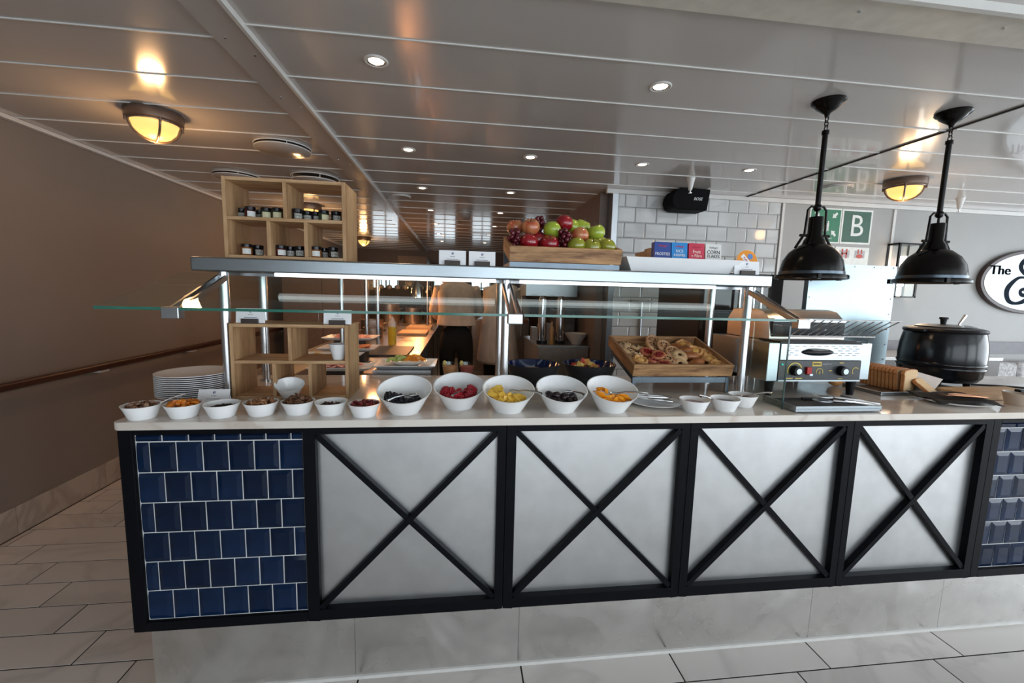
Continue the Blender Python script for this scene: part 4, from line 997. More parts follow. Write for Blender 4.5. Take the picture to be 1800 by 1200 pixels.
for i in range(11):
    p = Vector((2.03, 1.650, .959))+ax*(i*.0165+(.012 if i else 0))
    slice_(i, p, .30, -.06 if i > 0 else -.02, 'slice of tin loaf, %s' % (['foremost with its cut face showing', 'second from the front'][i] if i < 2 else ['third', 'fourth', 'fifth', 'sixth', 'seventh', 'eighth', 'ninth', 'tenth', 'eleventh'][i-2]+' from the front, crust side showing'))['group'] = 'slices of the tin loaf'
o = slice_(20, (2.115, 1.600, .9505), .5, -.85, 'fallen slice of white bread right of the loaf')
o = MB().box(0, .075, 0, .10, 0, .001).build('paper_napkin', mt_card, loc=(2.175, 1.66, .966)); o.rotation_euler = (.25, -.6, .3); tag(o, 'crumpled white napkin between the loaf and the kettle', 'napkin')
o = MB().ball((0, 0, 0), (.035, .03, .028), 14, 9).build('bread_roll', mt_crust, loc=(1.80, 1.80, .979)); tag(o, 'small round roll seen beneath the toaster', 'bread')
o = MB().box(0, .40, 0, .17, 0, .022).build('chopping_board', mt_board, loc=(2.20, 1.512, .9505), bevel=.003); o.rotation_euler = (0, 0, .02); tag(o, 'pale wooden board in front of the soup kettle', 'board')
o = MB().lathe([(.0005, 0), (.07, 0), (.118, .014), (.120, .016), (.116, .016), (.07, .004), (.0005, .004)], 44).build('serving_plate', mt_porc, loc=(2.04, 1.475, .95)); o.scale = (1.12, .85, 1); tag(o, 'white plate under a black napkin at the right end', 'plate')
nv = []; nf = []; n = 14
for i in range(n+1):
    for j in range(n+1):
        u, w_ = i/n*2-1, j/n*2-1; nv.append((u*.115, w_*.085, .014+.010*math.sin(3*u+2*w_)*math.cos(2.4*w_)+.012*max(0, w_)*(1-abs(u))))
for i in range(n):
    for j in range(n): nf.append((i*(n+1)+j, (i+1)*(n+1)+j, (i+1)*(n+1)+j+1, i*(n+1)+j+1))
o = MB().add(nv, nf).build('black_napkin', mat('black_cloth', (.012, .011, .012), .8, bump=.3, scale=200), loc=(2.03, 1.48, .958)); o.rotation_euler = (0, 0, -.25)
sm = o.modifiers.new('thick', 'SOLIDIFY'); sm.thickness = .003; tag(o, 'black cloth napkin folded on the right hand plate', 'napkin')
o = tongs((2.115, 1.425, .982), (0, 0, 2.7), 'copper toned tongs on the black napkin', .12, mat('copper_metal', (.65, .33, .2), .2, 1.))
t = thing('condiment_pot', 'beige pot with a dark lid at the right end of the worktop', 'pot', (2.30, 1.44, .95))
MB().lathe([(.0005, 0), (.042, 0), (.055, .05), (.053, .052), (.04, .006), (.0005, .006)], 30).build('pot_body', mat('beige_ceramic', (.55, .45, .36), .3), t)
MB().lathe([(.0005, .040), (.048, .040), (.0005, .046)], 24).build('dark_filling', mt_blackpl, t)
MB().box(-.02, .012, -.01, .012, .055, .066).build('lid_clip', mt_blackpl, t, bevel=.002)
pw = MB().tube([(2.56, 1.80, .956), (2.68, 1.76, .957), (2.80, 1.70, .956), (3.0, 1.66, .956)], .005, 8).build('power_cord', mt_blackpl); tag(pw, 'black cord running right from the soup kettle', 'cord')

# ================================================================== PENDANTS
def pendant(x, label):
    t = thing('pendant_lamp', label, 'lamp', (x, 1.73, ZC)); 
    MB().lathe([(.0005, 0), (.062, 0), (.064, -.006), (.058, -.014), (.050, -.018), (.046, -.026), (.028, -.040), (.012, -.052), (.008, -.066), (.0005, -.066)], 36).build('ceiling_rose', mt_iron, t, 40)
    ch = MB()
    for k in range(3):
        cz = -.074-.018*k; pts = [(0.008*math.cos(a)*(1 if k % 2 else 0), .008*math.cos(a)*(0 if k % 2 else 1), cz+.013*math.sin(a)) for a in [2*PI*i/12 for i in range(13)]]; ch.tube(pts, .0022, 6)
    ch.build('chain_links', mt_iron, t)
    MB().cyl((0, 0, -.125), (0, 0, -.435), .0105, n=14).cyl((0, 0, -.120), (0, 0, -.135), .014, n=14).build('rod', mt_iron, t)
    y = MB(); y.ball((0, 0, -.440), .017, 12, 8)
    for s in (-1, 1): y.tube([(0, 0, -.438), (.030*s, 0, -.436), (.044*s, 0, -.450), (.050*s, 0, -.56)], .005, 8); y.tube([(.055*s, 0, -.558), (.060*s, 0, -.570), (.088*s, 0, -.615)], .0055, 8)
    y.tube([(-.07, 0, -.560), (.07, 0, -.560)], .006, 8); y.cyl((0, 0, -.45), (0, 0, -.485), .005)
    y.build('yoke', mt_iron, t)
    MB().lathe([(.0005, -.480), (.026, -.480), (.028, -.485), (.028, -.560), (.040, -.580), (.046, -.600), (.0005, -.600)], 24).build('socket_housing', mt_iron, t, 40)
    MB().lathe([(.030, -.592), (.060, -.604), (.092, -.632), (.112, -.668), (.120, -.705), (.122, -.728), (.137, -.732), (.139, -.738), (.139, -.748), (.135, -.750), (.118, -.742), (.112, -.705), (.102, -.668), (.084, -.638), (.055, -.612), (.028, -.600)], 56).build('dome_shade', mt_iron, t, 40)
    MB().lathe([(.1225, -.716), (.1235, -.717), (.1235, -.729), (.1225, -.730)], 56).build('shade_band', mat('band_metal', (.08, .10, .12), .3, .8), t)
    cl = MB()
    for a in (.0, 2.1, 4.2): cl.box(.134, .152, -.006, .006, -.752, -.730, Matrix.Rotation(a, 4, 'Z'))
    cl.build('clip', mt_iron, t)
    MB().ball((0, 0, -.675), (.030, .030, .038), 16, 10).build('bulb', emis('pendant_bulb', (1, .62, .30), 6), t)
    l = lamp_light('pendant_light', (x, 1.73, ZC-.72), 1.0, (1, .68, .42), .03)
    return t
pendant(1.545, 'dark bronze dome pendant hanging over the toaster'); pendant(2.158, 'dark bronze dome pendant hanging over the loaf and kettle')
# ================================================================== CEILING LAMPS
def bulkhead(x, y, label, power=6):
    t = thing('bulkhead_lamp', label, 'ceiling lamp', (x, y, ZC), .75)
    mt = mat('bulkhead_bronze', (.17, .12, .095), .35, .6)
    MB().lathe([(.0005, 0), (.118, 0), (.120, -.004), (.118, -.045), (.108, -.052), (.098, -.050), (.098, -.02), (.0005, -.02)], 40).build('base_ring', mt, t, 40)
    MB().lathe([(.0005, -.132), (.03, -.129), (.06, -.117), (.084, -.090), (.096, -.055), (.096, -.03), (.0005, -.03)], 36).build('glass_dome', mt_lamp, t, 50)
    g = MB()
    for a in (0, PI/2):
        pts = [((.104*math.cos(b))*math.cos(a), (.104*math.cos(b))*math.sin(a), -.050-.090*math.sin(b)) for b in [PI*i/14 for i in range(15)]]
        g.tube(pts, .0055, 7)
    pts = [(.104*math.cos(b), .104*math.sin(b), -.052) for b in [2*PI*i/30 for i in range(31)]]; g.tube(pts, .006, 7)
    g.build('wire_guard', mt, t)
    s = MB()
    for a in (0, PI/2, PI, 3*PI/2): s.cyl((.112*math.cos(a), .112*math.sin(a), -.045), (.112*math.cos(a), .112*math.sin(a), -.066), .006)
    s.build('fixing_lugs', mt, t)
    lamp_light('bulkhead_light', (x, y, ZC-.19), power*.8, (1, .55, .24), .05)
bulkhead(-1.52, 2.42, 'round caged bulkhead lamp glowing on the left of the ceiling', 6)
bulkhead(-1.55, 4.70, 'caged bulkhead lamp behind the upper shelf box', 8)
bulkhead(-1.60, 7.40, 'small distant caged bulkhead lamp right of the shelf box', 10)
bulkhead(3.05, 2.69, 'caged bulkhead lamp glowing between the two pendants', 3)
dl = [(-.32, 1.733, 'largest downlight, left of the ceiling centre'), (.793, 1.733, 'large downlight left of the first pendant'), (-.322, 2.735, 'second row downlight, first from the left'), (.424, 2.725, 'second row downlight, second from the left'), (1.157, 2.725, 'second row downlight near the partition wall'), (1.886, 2.70, 'second row downlight by the right joint'),
      (-.324, 3.70, 'third row downlight on the left'), (.414, 3.70, 'third row downlight on the right'), (-.323, 4.68, 'fourth row downlight on the left'), (.416, 4.65, 'fourth row downlight on the right'), (-.318, 5.60, 'fifth row downlight on the left'), (.43, 5.60, 'fifth row downlight on the right'),
      (-.33, 6.55, 'sixth row downlight on the left'), (.41, 6.45, 'sixth row downlight on the right'), (-1.51, 4.13, 'downlight seen through the upper shelf box'), (-.32, 7.5, 'farthest downlight on the left'), (.41, 7.5, 'farthest downlight on the right')]
d0 = None
for x, y, lb in dl:
    if d0 is None:
        d0 = thing('downlight', lb, 'downlight', (x, y, ZC), 0, 'recessed ceiling downlights')
        MB().lathe([(.030, .004), (.030, -.002), (.040, -.005), (.044, -.002), (.044, .001)], 28).build('bezel', mt_lip, d0, 40)
        MB().lathe([(.0005, -.003), (.024, -.003), (.028, -.001), (.0005, -.001)], 24).build('lens', mt_down, d0)
        sn = MB().lathe([(.028, .0), (.031, .0), (.031, -.004), (.028, -.002)], 24).build('inner_ring', mt_chrome, d0)
    else: dup(d0, (x, y, ZC), label=lb)
    if y < 6.8: 
        l = lamp_light('downlight_beam', (x, y, ZC-.012), 5.0, (1, .74, .50), .03, 'SPOT', 1.9)
# vents, detectors
def vent(x, y, r, label, drop=.022):
    t = thing('ceiling_diffuser', label, 'vent', (x, y, ZC))
    MB().lathe([(.0005, -.002), (r, -.002), (r, -.006), (.0005, -.006)], 44).build('back_plate', mt_gapdark, t)
    rg = MB(); rg.tube([(r*math.cos(b), r*math.sin(b), -.005) for b in [2*PI*i/44 for i in range(45)]], .0045, 6)
    rg.build('outer_ring', mt_lip, t)
    MB().lathe([(.0005, -drop-.003), (r*.97, -drop-.003), (r*1.0, -drop), (r*.99, -drop+.004), (.0005, -drop+.003)], 44).build('disc', mt_ceil, t, 40)
    MB().tube([(r*.99*math.cos(b), r*.99*math.sin(b), -drop) for b in [2*PI*i/44 for i in range(45)]], .0032, 6).build('disc_rim', mt_lip, t)
    s = MB()
    for k in range(4): a = .5+PI/2*k; s.cyl((r*.93*math.cos(a), r*.93*math.sin(a), -.004), (r*.93*math.cos(a), r*.93*math.sin(a), -drop), .003, n=6)
    s.build('spacers', mt_lip, t)
vent(-1.075, 2.83, .155, 'round disc air diffuser on the ceiling above the upper shelf box'); vent(-1.72, 3.62, .16, 'round disc air diffuser partly behind the top left of the shelf box')
vent(-1.12, 3.55, .17, 'round disc air diffuser seen edge on above the shelf box', .035)
vent(-.545, 4.05, .085, 'small round vent beside the ceiling cover strip', .012); vent(2.77, 2.95, .10, 'round vent between the pendants near the back wall', .014)
t = thing('smoke_detector', 'round domed detector hanging from the ceiling in the distance', 'detector', (.03, 4.60, ZC))
MB().lathe([(.0005, 0), (.075, 0), (.075, -.03), (.068, -.06), (.05, -.085), (.0005, -.10)], 28).build('housing', mat('detector_plastic', (.30, .26, .24), .35), t, 50); MB().lathe([(.0755, -.028), (.077, -.030), (.0755, -.034)], 28).build('collar', mt_lip, t)
def sprinkler(x, y, label):
    t = thing('ceiling_sprinkler', label, 'sprinkler', (x, y, ZC)); MB().cyl((0, 0, 0), (0, 0, -.035), .030, .022).cyl((0, 0, -.035), (0, 0, -.085), .022, .012).build('housing', mt_lip, t)
    MB().cyl((0, 0, -.083), (0, 0, -.105), .005).cyl((0, 0, -.103), (0, 0, -.107), .013).build('nozzle', mt_chrome, t)
sprinkler(1.62, 2.95, 'white ceiling fitting above the black loudspeaker'); sprinkler(3.98, 3.05, 'white ceiling fitting right of the second pendant')
# handrail
hr = thing('handrail', 'dark wooden handrail fixed along the left wall', 'handrail', (-2.27, 0, .82))
MB().box(-.018, .018, -2.5, 8.8, -.022, .022).build('rail', mt_rail, hr, bevel=.012, seg=3)
hb = [1.15, 2.07, 3.0, 3.93, 4.86, 5.8, 6.7]
for yy in hb: MB().box(-.078, -.010, yy-.035, yy+.035, -.040, -.026).build('bracket', mt_lip, hr, bevel=.003)
# ================================================================== BACK WALL ITEMS
sp = thing('wall_loudspeaker', 'black loudspeaker hung on the white tiled wall', 'loudspeaker', (1.77, 3.36, 2.115))
M = Matrix(((1, 0, 0, 0), (0, 0, 1, 0), (0, 1, 0, 0), (0, 0, 0, 1)))
MB().prism([(-.085, .082), (.158, .078), (.140, -.082), (-.10, -.082), (-.135, -.065), (-.155, -.02), (-.15, .02), (-.125, .060)], -.16, .0, M).build('cabinet', mat('speaker_black', (.004, .004, .005), .6, spec=.08), sp, bevel=.006)
text('BOSE', .030, mat('silver_print', (.8, .8, .82), .4), sp, (.055, -.163, .0), shear=.3)
def sign(x0, x1, z0, z1, label, face, border, bw=.012):
    t = thing('muster_sign', label, 'sign', ((x0+x1)/2, 3.396, (z0+z1)/2)); w, h = (x1-x0)/2, (z1-z0)/2
    MB().box(-w, w, -.004, 0, -h, h).build('plate', border, t, 0); MB().box(-w+bw, w-bw, -.0055, -.004, -h+bw, h-bw).build('face', face, t, 0); return t, w, h
mt_grn = mat('safety_green', (.015, .16, .075), .4); mt_grd = mat('dark_green', (.02, .085, .05), .4); mt_wht = mat('sign_white', (.74, .77, .74), .45)
t, w, h = sign(3.275, 3.570, 1.853, 2.147, 'dark green square sign with a large white letter B', mt_grd, mt_wht, .016)
text('B', .26, mt_wht, t, (.0, -.0065, 0), sx=.95)
bpy.data.objects
t, w, h = sign(2.965, 3.270, 1.853, 2.147, 'green assembly sign with figures and four arrows, behind the pendant', mt_grn, mt_wht, .012)
a_ = MB()
for sx_, sz_ in ((-1, 1), (1, 1), (-1, -1), (1, -1)):
    q = math.atan2(-sz_, -sx_); Mx = Matrix.Translation((sx_*.085, -.0058, sz_*.075+.012)) @ Matrix.Rotation(-q, 4, 'Y') @ Matrix.Rotation(PI/2, 4, 'X')
    a_.prism([(-.03, -.010), (0, -.010), (0, -.024), (.032, 0), (0, .024), (0, .010), (-.03, .010)], 0, .001, Mx)
a_.build('arrows', mt_wht, t, 0)
fg = MB()
for x, zz, s in ((0, .0, 1.), (-.028, -.006, .8), (.028, -.006, .8), (0.012, -.02, .7)):
    fg.ball((x, -.006, zz+.048*s), (.009*s, .001, .009*s), 10, 6); fg.box(x-.010*s, x+.010*s, -.0068, -.0056, zz-.005*s, zz+.036*s); fg.box(x-.010*s, x-.002*s, -.0068, -.0056, zz-.048*s, zz); fg.box(x+.002*s, x+.010*s, -.0068, -.0056, zz-.048*s, zz)
fg.build('figures', mt_wht, t, 0); text('Assembly Station', .022, mt_wht, t, (0, -.0062, -.105))
for (x0, x1, lb, w1) in ((3.245, 3.575, 'white instruction card with two small red and grey diagrams under the B sign', 2), (2.965, 3.235, 'white instruction card with a red print behind the pendant', 1)):
    t = thing('instruction_card', lb, 'sign', ((x0+x1)/2, 3.397, 1.750)); w = (x1-x0)/2
    MB().box(-w, w, -.003, 0, -.077, .077).build('plate', mt_wht, t, 0); pr_ = MB(); gp = MB()
    for k in range(w1):
        cx = (-.075+.15*k) if w1 == 2 else .05
        gp.box(cx-.05, cx+.05, -.0038, -.003, -.015, .05)
        if k == 0: pr_.box(cx-.028, cx-.014, -.0046, -.0038, -.02, .06); pr_.box(cx+.014, cx+.028, -.0046, -.0038, -.02, .06); pr_.box(cx-.028, cx+.028, -.0046, -.0038, .014, .028)
        else: pr_.ball((cx, -.004, 0), (.034, .001, .018), 12, 6); pr_.box(cx-.022, cx-.010, -.0046, -.0038, .02, .06); pr_.box(cx+.010, cx+.022, -.0046, -.0038, .02, .06)
    gp.build('diagram_panel', mat('diagram_grey', (.42, .42, .44), .5), t, 0); pr_.build('diagram_figure', mat('diagram_red', (.50, .07, .05), .5), t, 0)
# lantern
ln = thing('wall_lantern', 'black framed wall lantern on the grey wall between the pendants', 'wall lamp', (3.87, 3.35, 1.40))
lf = MB()
for x in (-.11, .095):
    for yy in (-.06, .045): lf.box(x, x+.015, yy, yy+.015, 0, .46)
lf.box(-.11, .11, -.06, .06, .455, .47).box(-.11, .11, -.06, .06, 0, .012); lf.box(-.10, .10, .035, .05, .1, .2)
lf.build('frame', mt_iron, ln); MB().box(-.095, .095, -.055, -.052, .012, .455).build('glass_pane', mt_glass_thin, ln)
MB().cyl((0, 0, .10), (0, 0, .36), .028, n=20).cyl((0, 0, .0), (0, 0, .10), .014).build('lamp_tube', emis('lantern_tube', (1, .85, .75), 3.5), ln)
lamp_light('lantern_light', (3.87, 3.25, 1.62), 2.5, (1, .68, .42), .04)
# round sign
rs_ = thing('oval_wall_sign', 'white oval sign with dark rim and script lettering on the grey wall', 'sign', (5.30, 3.39, 1.575)); 
A_, B_ = .585, .295
ell = lambda s, n=64: [(A_*s*math.cos(2*PI*k/n), B_*(s if s < 1 else s)*math.sin(2*PI*k/n)) for k in range(n)]
MB().prism([(x, y) for x, y in ell(1.)], -.035, 0, M).build('rim', mat('dark_brown_rim', (.045, .025, .022), .35), rs_, bevel=.004)
MB().prism([(A_*.945*math.cos(2*PI*k/64), B_*.90*math.sin(2*PI*k/64)) for k in range(64)], -.038, -.030, M).build('face', mat('sign_face', (.80, .84, .86), .35), rs_)
mt_navy = mat('navy_script', (.008, .016, .026), .8, spec=.1)
for dx_ in (-.0035, 0, .0035): text('The', .115, mt_navy, rs_, (-.400+dx_, -.0385, .095), sx=1.25, ext=.002)
def ribbon(pts, w, par, nme='script_stroke'):
    # catmull-rom through pts (x, z, widthfactor)
    out = []
    P = [pts[0]]+pts+[pts[-1]]
    for i in range(1, len(P)-2):
        for k in range(8):
            t_ = k/8.; out.append(tuple(.5*((2*P[i][c])+(-P[i-1][c]+P[i+1][c])*t_+(2*P[i-1][c]-5*P[i][c]+4*P[i+1][c]-P[i+2][c])*t_*t_+(-P[i-1][c]+3*P[i][c]-3*P[i+1][c]+P[i+2][c])*t_**3) for c in range(3)))
    out.append(pts[-1]); v = []; f = []
    for i, (x, zz, ww) in enumerate(out):
        a = out[max(0, i-1)]; b = out[min(len(out)-1, i+1)]; dx, dz = b[0]-a[0], b[1]-a[1]; l = math.hypot(dx, dz) or 1
        nx, nz = -dz/l*w*ww, dx/l*w*ww
        v += [(x+nx, -.0415, zz+nz), (x-nx, -.0415, zz-nz)]
    for i in range(len(out)-1): f.append((2*i, 2*i+1, 2*i+3, 2*i+2))
    o = MB().add(v, f).build(nme, mt_navy, par, 0); s_ = o.modifiers.new('thick', 'SOLIDIFY'); s_.thickness = .003
ribbon([(-.02, .09, .4), (-.06, .13, .6), (-.04, .19, .8), (.03, .20, .7), (.02, .13, .5), (-.05, .06, .5), (-.12, .06, .6), (-.185, .13, 1.3), (-.16, .19, 1.2), (-.08, .225, .8), (.02, .235, .6)][::-1], .0165, rs_)
ribbon([(-.06, .11, .5), (-.095, .04, 1.1), (-.075, -.03, 1.2), (-.03, -.045, .7), (.02, -.02, .5), (.06, .06, .6)], .0165, rs_)
ribbon([(-.02, .02, .8), (-.015, -.05, 1.3), (-.06, -.115, 1.2), (-.13, -.12, 1.), (-.15, -.085, .9), (-.115, -.065, .7), (-.10, -.09, .5)], .0165, rs_)
ribbon([(-.09, .035, .5), (-.20, .03, .8), (-.295, -.07, 1.5), (-.27, -.17, 1.2), (-.18, -.20, .8), (-.06, -.16, 1.4), (.06, -.06, 1.6), (.14, .06, 1.0)], .0165, rs_)
text('rill', .30, mt_navy, rs_, (.235, -.0385, .0), shear=.35, ext=.002)
# bench and sideboard
bn = thing('banquette_bench', 'bench seat with speckled grey upholstery along the back wall', 'bench', (5.4, 3.2, 0))
mt_uph = mat('speckled_upholstery', (.52, .51, .50), .85, col2=(.26, .25, .26), scale=42, bump=.2)
for x in (-.78, -.32, .15, .62): MB().box(x, x+.455, .02, .14, .46, .84).build('back_cushion', mt_uph, bn, bevel=.04, seg=4)
MB().box(-.78, 1.08, -.42, .02, .36, .48).build('seat_cushion', mt_uph, bn, bevel=.03); MB().box(-.78, 1.08, -.38, .14, 0, .36).build('plinth', mt_brown, bn)
sd = thing('sideboard', 'dark low sideboard with a pale top behind the kettle', 'sideboard', (3.3, 2.95, 0)); MB().box(0, 1.15, 0, .40, 0, .90).build('cabinet', mt_dark, sd); MB().box(-.01, 1.16, -.01, .41, .90, .925).build('top', mt_lip, sd)
# steel screen and tall cabinet
ss = thing('steel_screen', 'upright bright steel screen behind the toaster', 'screen', (1.87, 2.10, 0))
MB().box(0, .53, 0, .004, 0, 1.555).box(0, .012, .004, .03, 0, 1.555).box(.518, .53, .004, .03, 0, 1.555).build('sheet', steelmat('bright_sheet_steel', (.34, .42, .45), .38, (1, 1, 30), .02), ss, 0)
rv = MB()
for k in range(8):
    for x in (.015, .515): rv.cyl((x, 0, .95+.085*k), (x, -.003, .95+.085*k), .0035, n=8)
for k in range(5): rv.cyl((.03+.12*k, 0, 1.545), (.03+.12*k, -.003, 1.545), .0035, n=8)
o = rv.build('rivet', mt_steel, ss); o['kind'] = 'stuff'
tc = thing('tall_appliance', 'tall dark appliance with chrome bar handles behind the toaster', 'refrigerator', (1.36, 2.25, 0))
MB().box(0, .49, .03, .55, 0, 1.50).build('cabinet', mat('black_appliance', (.02, .017, .016), .3, spec=.3), tc, bevel=.004); MB().box(.004, .486, 0, .03, .12, 1.49).build('glass_door', mat('dark_gloss_door', (.02, .016, .015), .07), tc, bevel=.003)
for x in (.20, .285, .33): MB().cyl((x, -.03, .95), (x, -.03, 1.49), .008).cyl((x, 0, 1.0), (x, -.03, 1.0), .005).cyl((x, 0, 1.45), (x, -.03, 1.45), .005).build('bar_handle', mt_chrome, tc)
# ================================================================== KITCHEN BEHIND
ku = thing('kitchen_counter', 'long steel kitchen counter running back behind the buffet', 'counter', (0, 0, 0))
MB().box(-1.10, -.30, 2.10, 6.7, .05, .875).build('body', mt_steel, ku); MB().box(-1.12, -.28, 2.08, 6.72, .875, .90).build('worktop', steelmat('warm_work_steel', (.55, .50, .46), .3, (1, 1, 1), .02, .06), ku, bevel=.003)
for yy in (3.0, 3.9, 4.8, 5.7): MB().box(-.299, -.292, yy, yy+.02, .1, .86).build('door_gap', mt_gapdark, ku)
def gantry(px_, y, z1=1.62):
    pass
gs = thing('pass_gantry', 'chrome tube gantry with a narrow shelf over the kitchen counter', 'gantry', (0, 0, .90))
for (x, y) in ((-.665, 3.55), (-.765, 3.6), (-.72, 2.70), (-.98, 5.3), (-.40, 5.3)):
    MB().cyl((x, y, 0), (x, y, .58), .0145, n=12).build('post', mt_satin, gs)
MB().box(-1.0, -.40, 2.6, 5.4, .58, .60).build('shelf', mt_steel, gs)
hl = thing('heat_lamp', 'chrome heat lamp hanging from the kitchen gantry', 'heat lamp', (-.375, 3.80, 1.48)); MB().lathe([(.012, 0), (.015, -.04), (.03, -.075), (.045, -.10), (.052, -.19), (.048, -.19), (.04, -.10), (.012, -.06)], 24).build('shade', mt_chrome, hl, 50); MB().cyl((0, 0, 0), (0, 0, .02), .008).build('stem', mt_chrome, hl)
for (x, y, p) in ((-.55, 4.6, 9), (-.55, 5.7, 9), (-.62, 3.1, 3)):
    l = lamp_light('heat_lamp_light', (x, y, 1.36), p, (1, .42, .16), .04)
# food platters
mt_ham = mat('sliced_ham', (.62, .24, .22), .4, col2=(.75, .45, .42), scale=40); mt_bac = mat('smoked_salmon', (.62, .14, .05), .35, col2=(.75, .3, .12), scale=40); mt_chs = mat('sliced_cheese', (.72, .55, .28), .4)
def platter(loc, w, d, label, food=None, fl=None, fname=None, n=10, seed=0, stand=0):
    t = thing('square_platter', label, 'platter', loc)
    MB().add([(-w/2, -d/2, .018), (w/2, -d/2, .018), (w/2, d/2, .018), (-w/2, d/2, .018), (-w*.38, -d*.38, .002), (w*.38, -d*.38, .002), (w*.38, d*.38, .002), (-w*.38, d*.38, .002), (-w/2, -d/2, .014), (w/2, -d/2, .014), (w/2, d/2, .014), (-w/2, d/2, .014), (-w*.38, -d*.38, -.002), (w*.38, -d*.38, -.002), (w*.38, d*.38, -.002), (-w*.38, d*.38, -.002)],
        [(0, 1, 5, 4), (1, 2, 6, 5), (2, 3, 7, 6), (3, 0, 4, 7), (4, 5, 6, 7), (8, 12, 13, 9), (9, 13, 14, 10), (10, 14, 15, 11), (11, 15, 12, 8), (12, 15, 14, 13), (0, 8, 9, 1), (1, 9, 10, 2), (2, 10, 11, 3), (3, 11, 8, 0)]).build('dish', mt_porc, t, 0)
    if stand: MB().box(-w*.3, w*.3, -d*.3, d*.3, -stand, -.002).build('stand', mt_dark, t)
    if food:
        random.seed(seed); b = MB()
        for k in range(n):
            x = random.uniform(-.28, .28)*w; y = random.uniform(-.28, .28)*d
            b.ball((x, y, .012+.003*(k % 4)), (.030, .022, .006), 10, 5, Euler((random.uniform(-.4, .4), random.uniform(-.4, .4), random.uniform(0, 3))).to_matrix())
        o = b.build(fname, food, loc=(loc[0], loc[1], loc[2]), smooth=50); tag(o, fl, 'food', kind='stuff')
    return t
platter((-.74, 3.02, 1.012), .34, .22, 'white platter of pale ham, farthest on the kitchen counter', mt_ham, 'pale pink ham slices on the farthest platter', 'ham_slices', 16, 1, .11)
platter((-.69, 2.76, .975), .34, .20, 'white platter of orange smoked salmon on the kitchen counter', mt_bac, 'orange smoked salmon on the second platter', 'salmon_slices', 16, 2, .073)
platter((-.74, 2.52, .960), .34, .20, 'white platter of sliced cheese on the kitchen counter', mt_chs, 'pale cheese slices on the third platter', 'cheese_slices', 10, 3, .058)
platter((-.62, 2.33, .930), .32, .17, 'white platter of pink ham, nearest on the kitchen counter', mt_ham, 'pink ham slices on the nearest platter', 'ham_slices', 14, 4, .028)
o = box(-.70, -.36, 2.95, 3.42, .9005, .912).build('slate_board', mat('dark_slate', (.05, .055, .06), .5)); tag(o, 'dark slate board beside the squeeze bottle', 'board')
sq = thing('squeeze_bottle', 'clear squeeze bottle of yellow oil on the kitchen counter', 'bottle', (-.56, 3.60, .9)); MB().lathe([(.0005, 0), (.032, 0), (.033, .01), (.033, .15), (.0005, .15)], 20).build('oil', mat('yellow_oil', (.62, .45, .04), .15), sq)
MB().lathe([(.0335, .15), (.033, .185), (.025, .195), (.022, .205), (.008, .23), (.0005, .238)], 20).build('cap', mat('clear_plastic', (.62, .58, .52), .3), sq)
fb_ = box(-.40, -.12, 0, .25, 0, .065).build('riser_block', mt_steel, loc=(0, 2.09, .9005)); fb_.location.x = -.02; tag(fb_, 'steel block raising the fruit platter', 'riser')
platter((-.27, 2.22, .968), .30, .24, 'square white platter carrying a dish of sliced melon')
od = MB().lathe([(.0005, 0), (.05, 0), (.088, .022), (.090, .024), (.086, .024), (.05, .004), (.0005, .004)], 36).build('oval_dish', mt_porc, loc=(-.27, 2.22, .9712)); od.scale = (1.15, .8, 1); tag(od, 'oval white dish of melon slices on the square platter', 'dish')
random.seed(6)
wd = MB(); n = 8; v = []
for k in range(n+1):
    a = PI*k/n
    for (q, zz) in ((.030, 0), (.014, .010), (.014, -.010)): v.append((q*math.cos(a), q*math.sin(a)*.9, zz*math.sin(a)+.0))
wedge = [(3*k+i, 3*k+3+i, 3*k+3+(i+1) % 3, 3*k+(i+1) % 3) for k in range(n) for i in range(3)]
for nme, cc, xs_, lb in (('cantaloupe_slice', (.85, .32, .04), (.0, .02, .04, .06, .03, .05, .07, .015), 'orange cantaloupe slice on the oval dish'), ('honeydew_slice', (.42, .50, .14), (-.07, -.055, -.035, -.045, -.02), 'green honeydew slice on the oval dish')):
    me = MB().add(v, wedge).mesh(nme, mat(nme+'_flesh', cc, .3), 50)
    for k, x in enumerate(xs_):
        o = link(nme, me); o.location = (-.27+x, 2.20+.03*random.uniform(-1, 1), .992+.006*(k % 3)); o.rotation_euler = (random.uniform(.6, 1.6), 0, random.uniform(-.7, .7)); tag(o, lb, 'fruit', nme.replace('_', ' ')+'s on the dish')
# kitchen pans etc.
def pot(x, y, z_, r, h, m, label, nme='stock_pot', cat='pot', group=None):
    t = thing(nme, label, cat, (x, y, z_), 0, group); MB().lathe([(.0005, 0), (r*.95, 0), (r, .01), (r, h), (r*1.04, h+.004), (r*.97, h), (r*.97, .01), (.0005, .008)], 28).build('pan_body', m, t)
    for s in (-1, 1): MB().tube([(r*s, -.03, h*.75), ((r+.03)*s, -.02, h*.77), ((r+.03)*s, .02, h*.77), (r*s, .03, h*.75)], .004, 6).build('handle', m, t)
mtp = mat('worn_pan_steel', (.45, .38, .33), .35, 1.)
for i, (x, y, z_, r, h) in enumerate(((-.66, 6.02, .90, .13, .20), (-.95, 5.88, .90, .13, .26), (-.42, 6.25, .90, .10, .30), (-.90, 4.5, .90, .11, .14), (-.80, 4.05, .90, .09, .10), (-.88, 5.2, 1.50, .12, .16), (-.55, 5.1, 1.50, .11, .14))):
    pot(x, y, z_+.0005, r, h, mtp, ['steel pot in the middle at the far end of the kitchen counter', 'tall steel pot by the wall side at the far counter end', 'slim steel pot nearest the chef', 'wide steel pan halfway along the kitchen counter', 'small steel pan behind the squeeze bottle', 'steel pot on the gantry shelf, left', 'steel pot on the gantry shelf, right'][i])
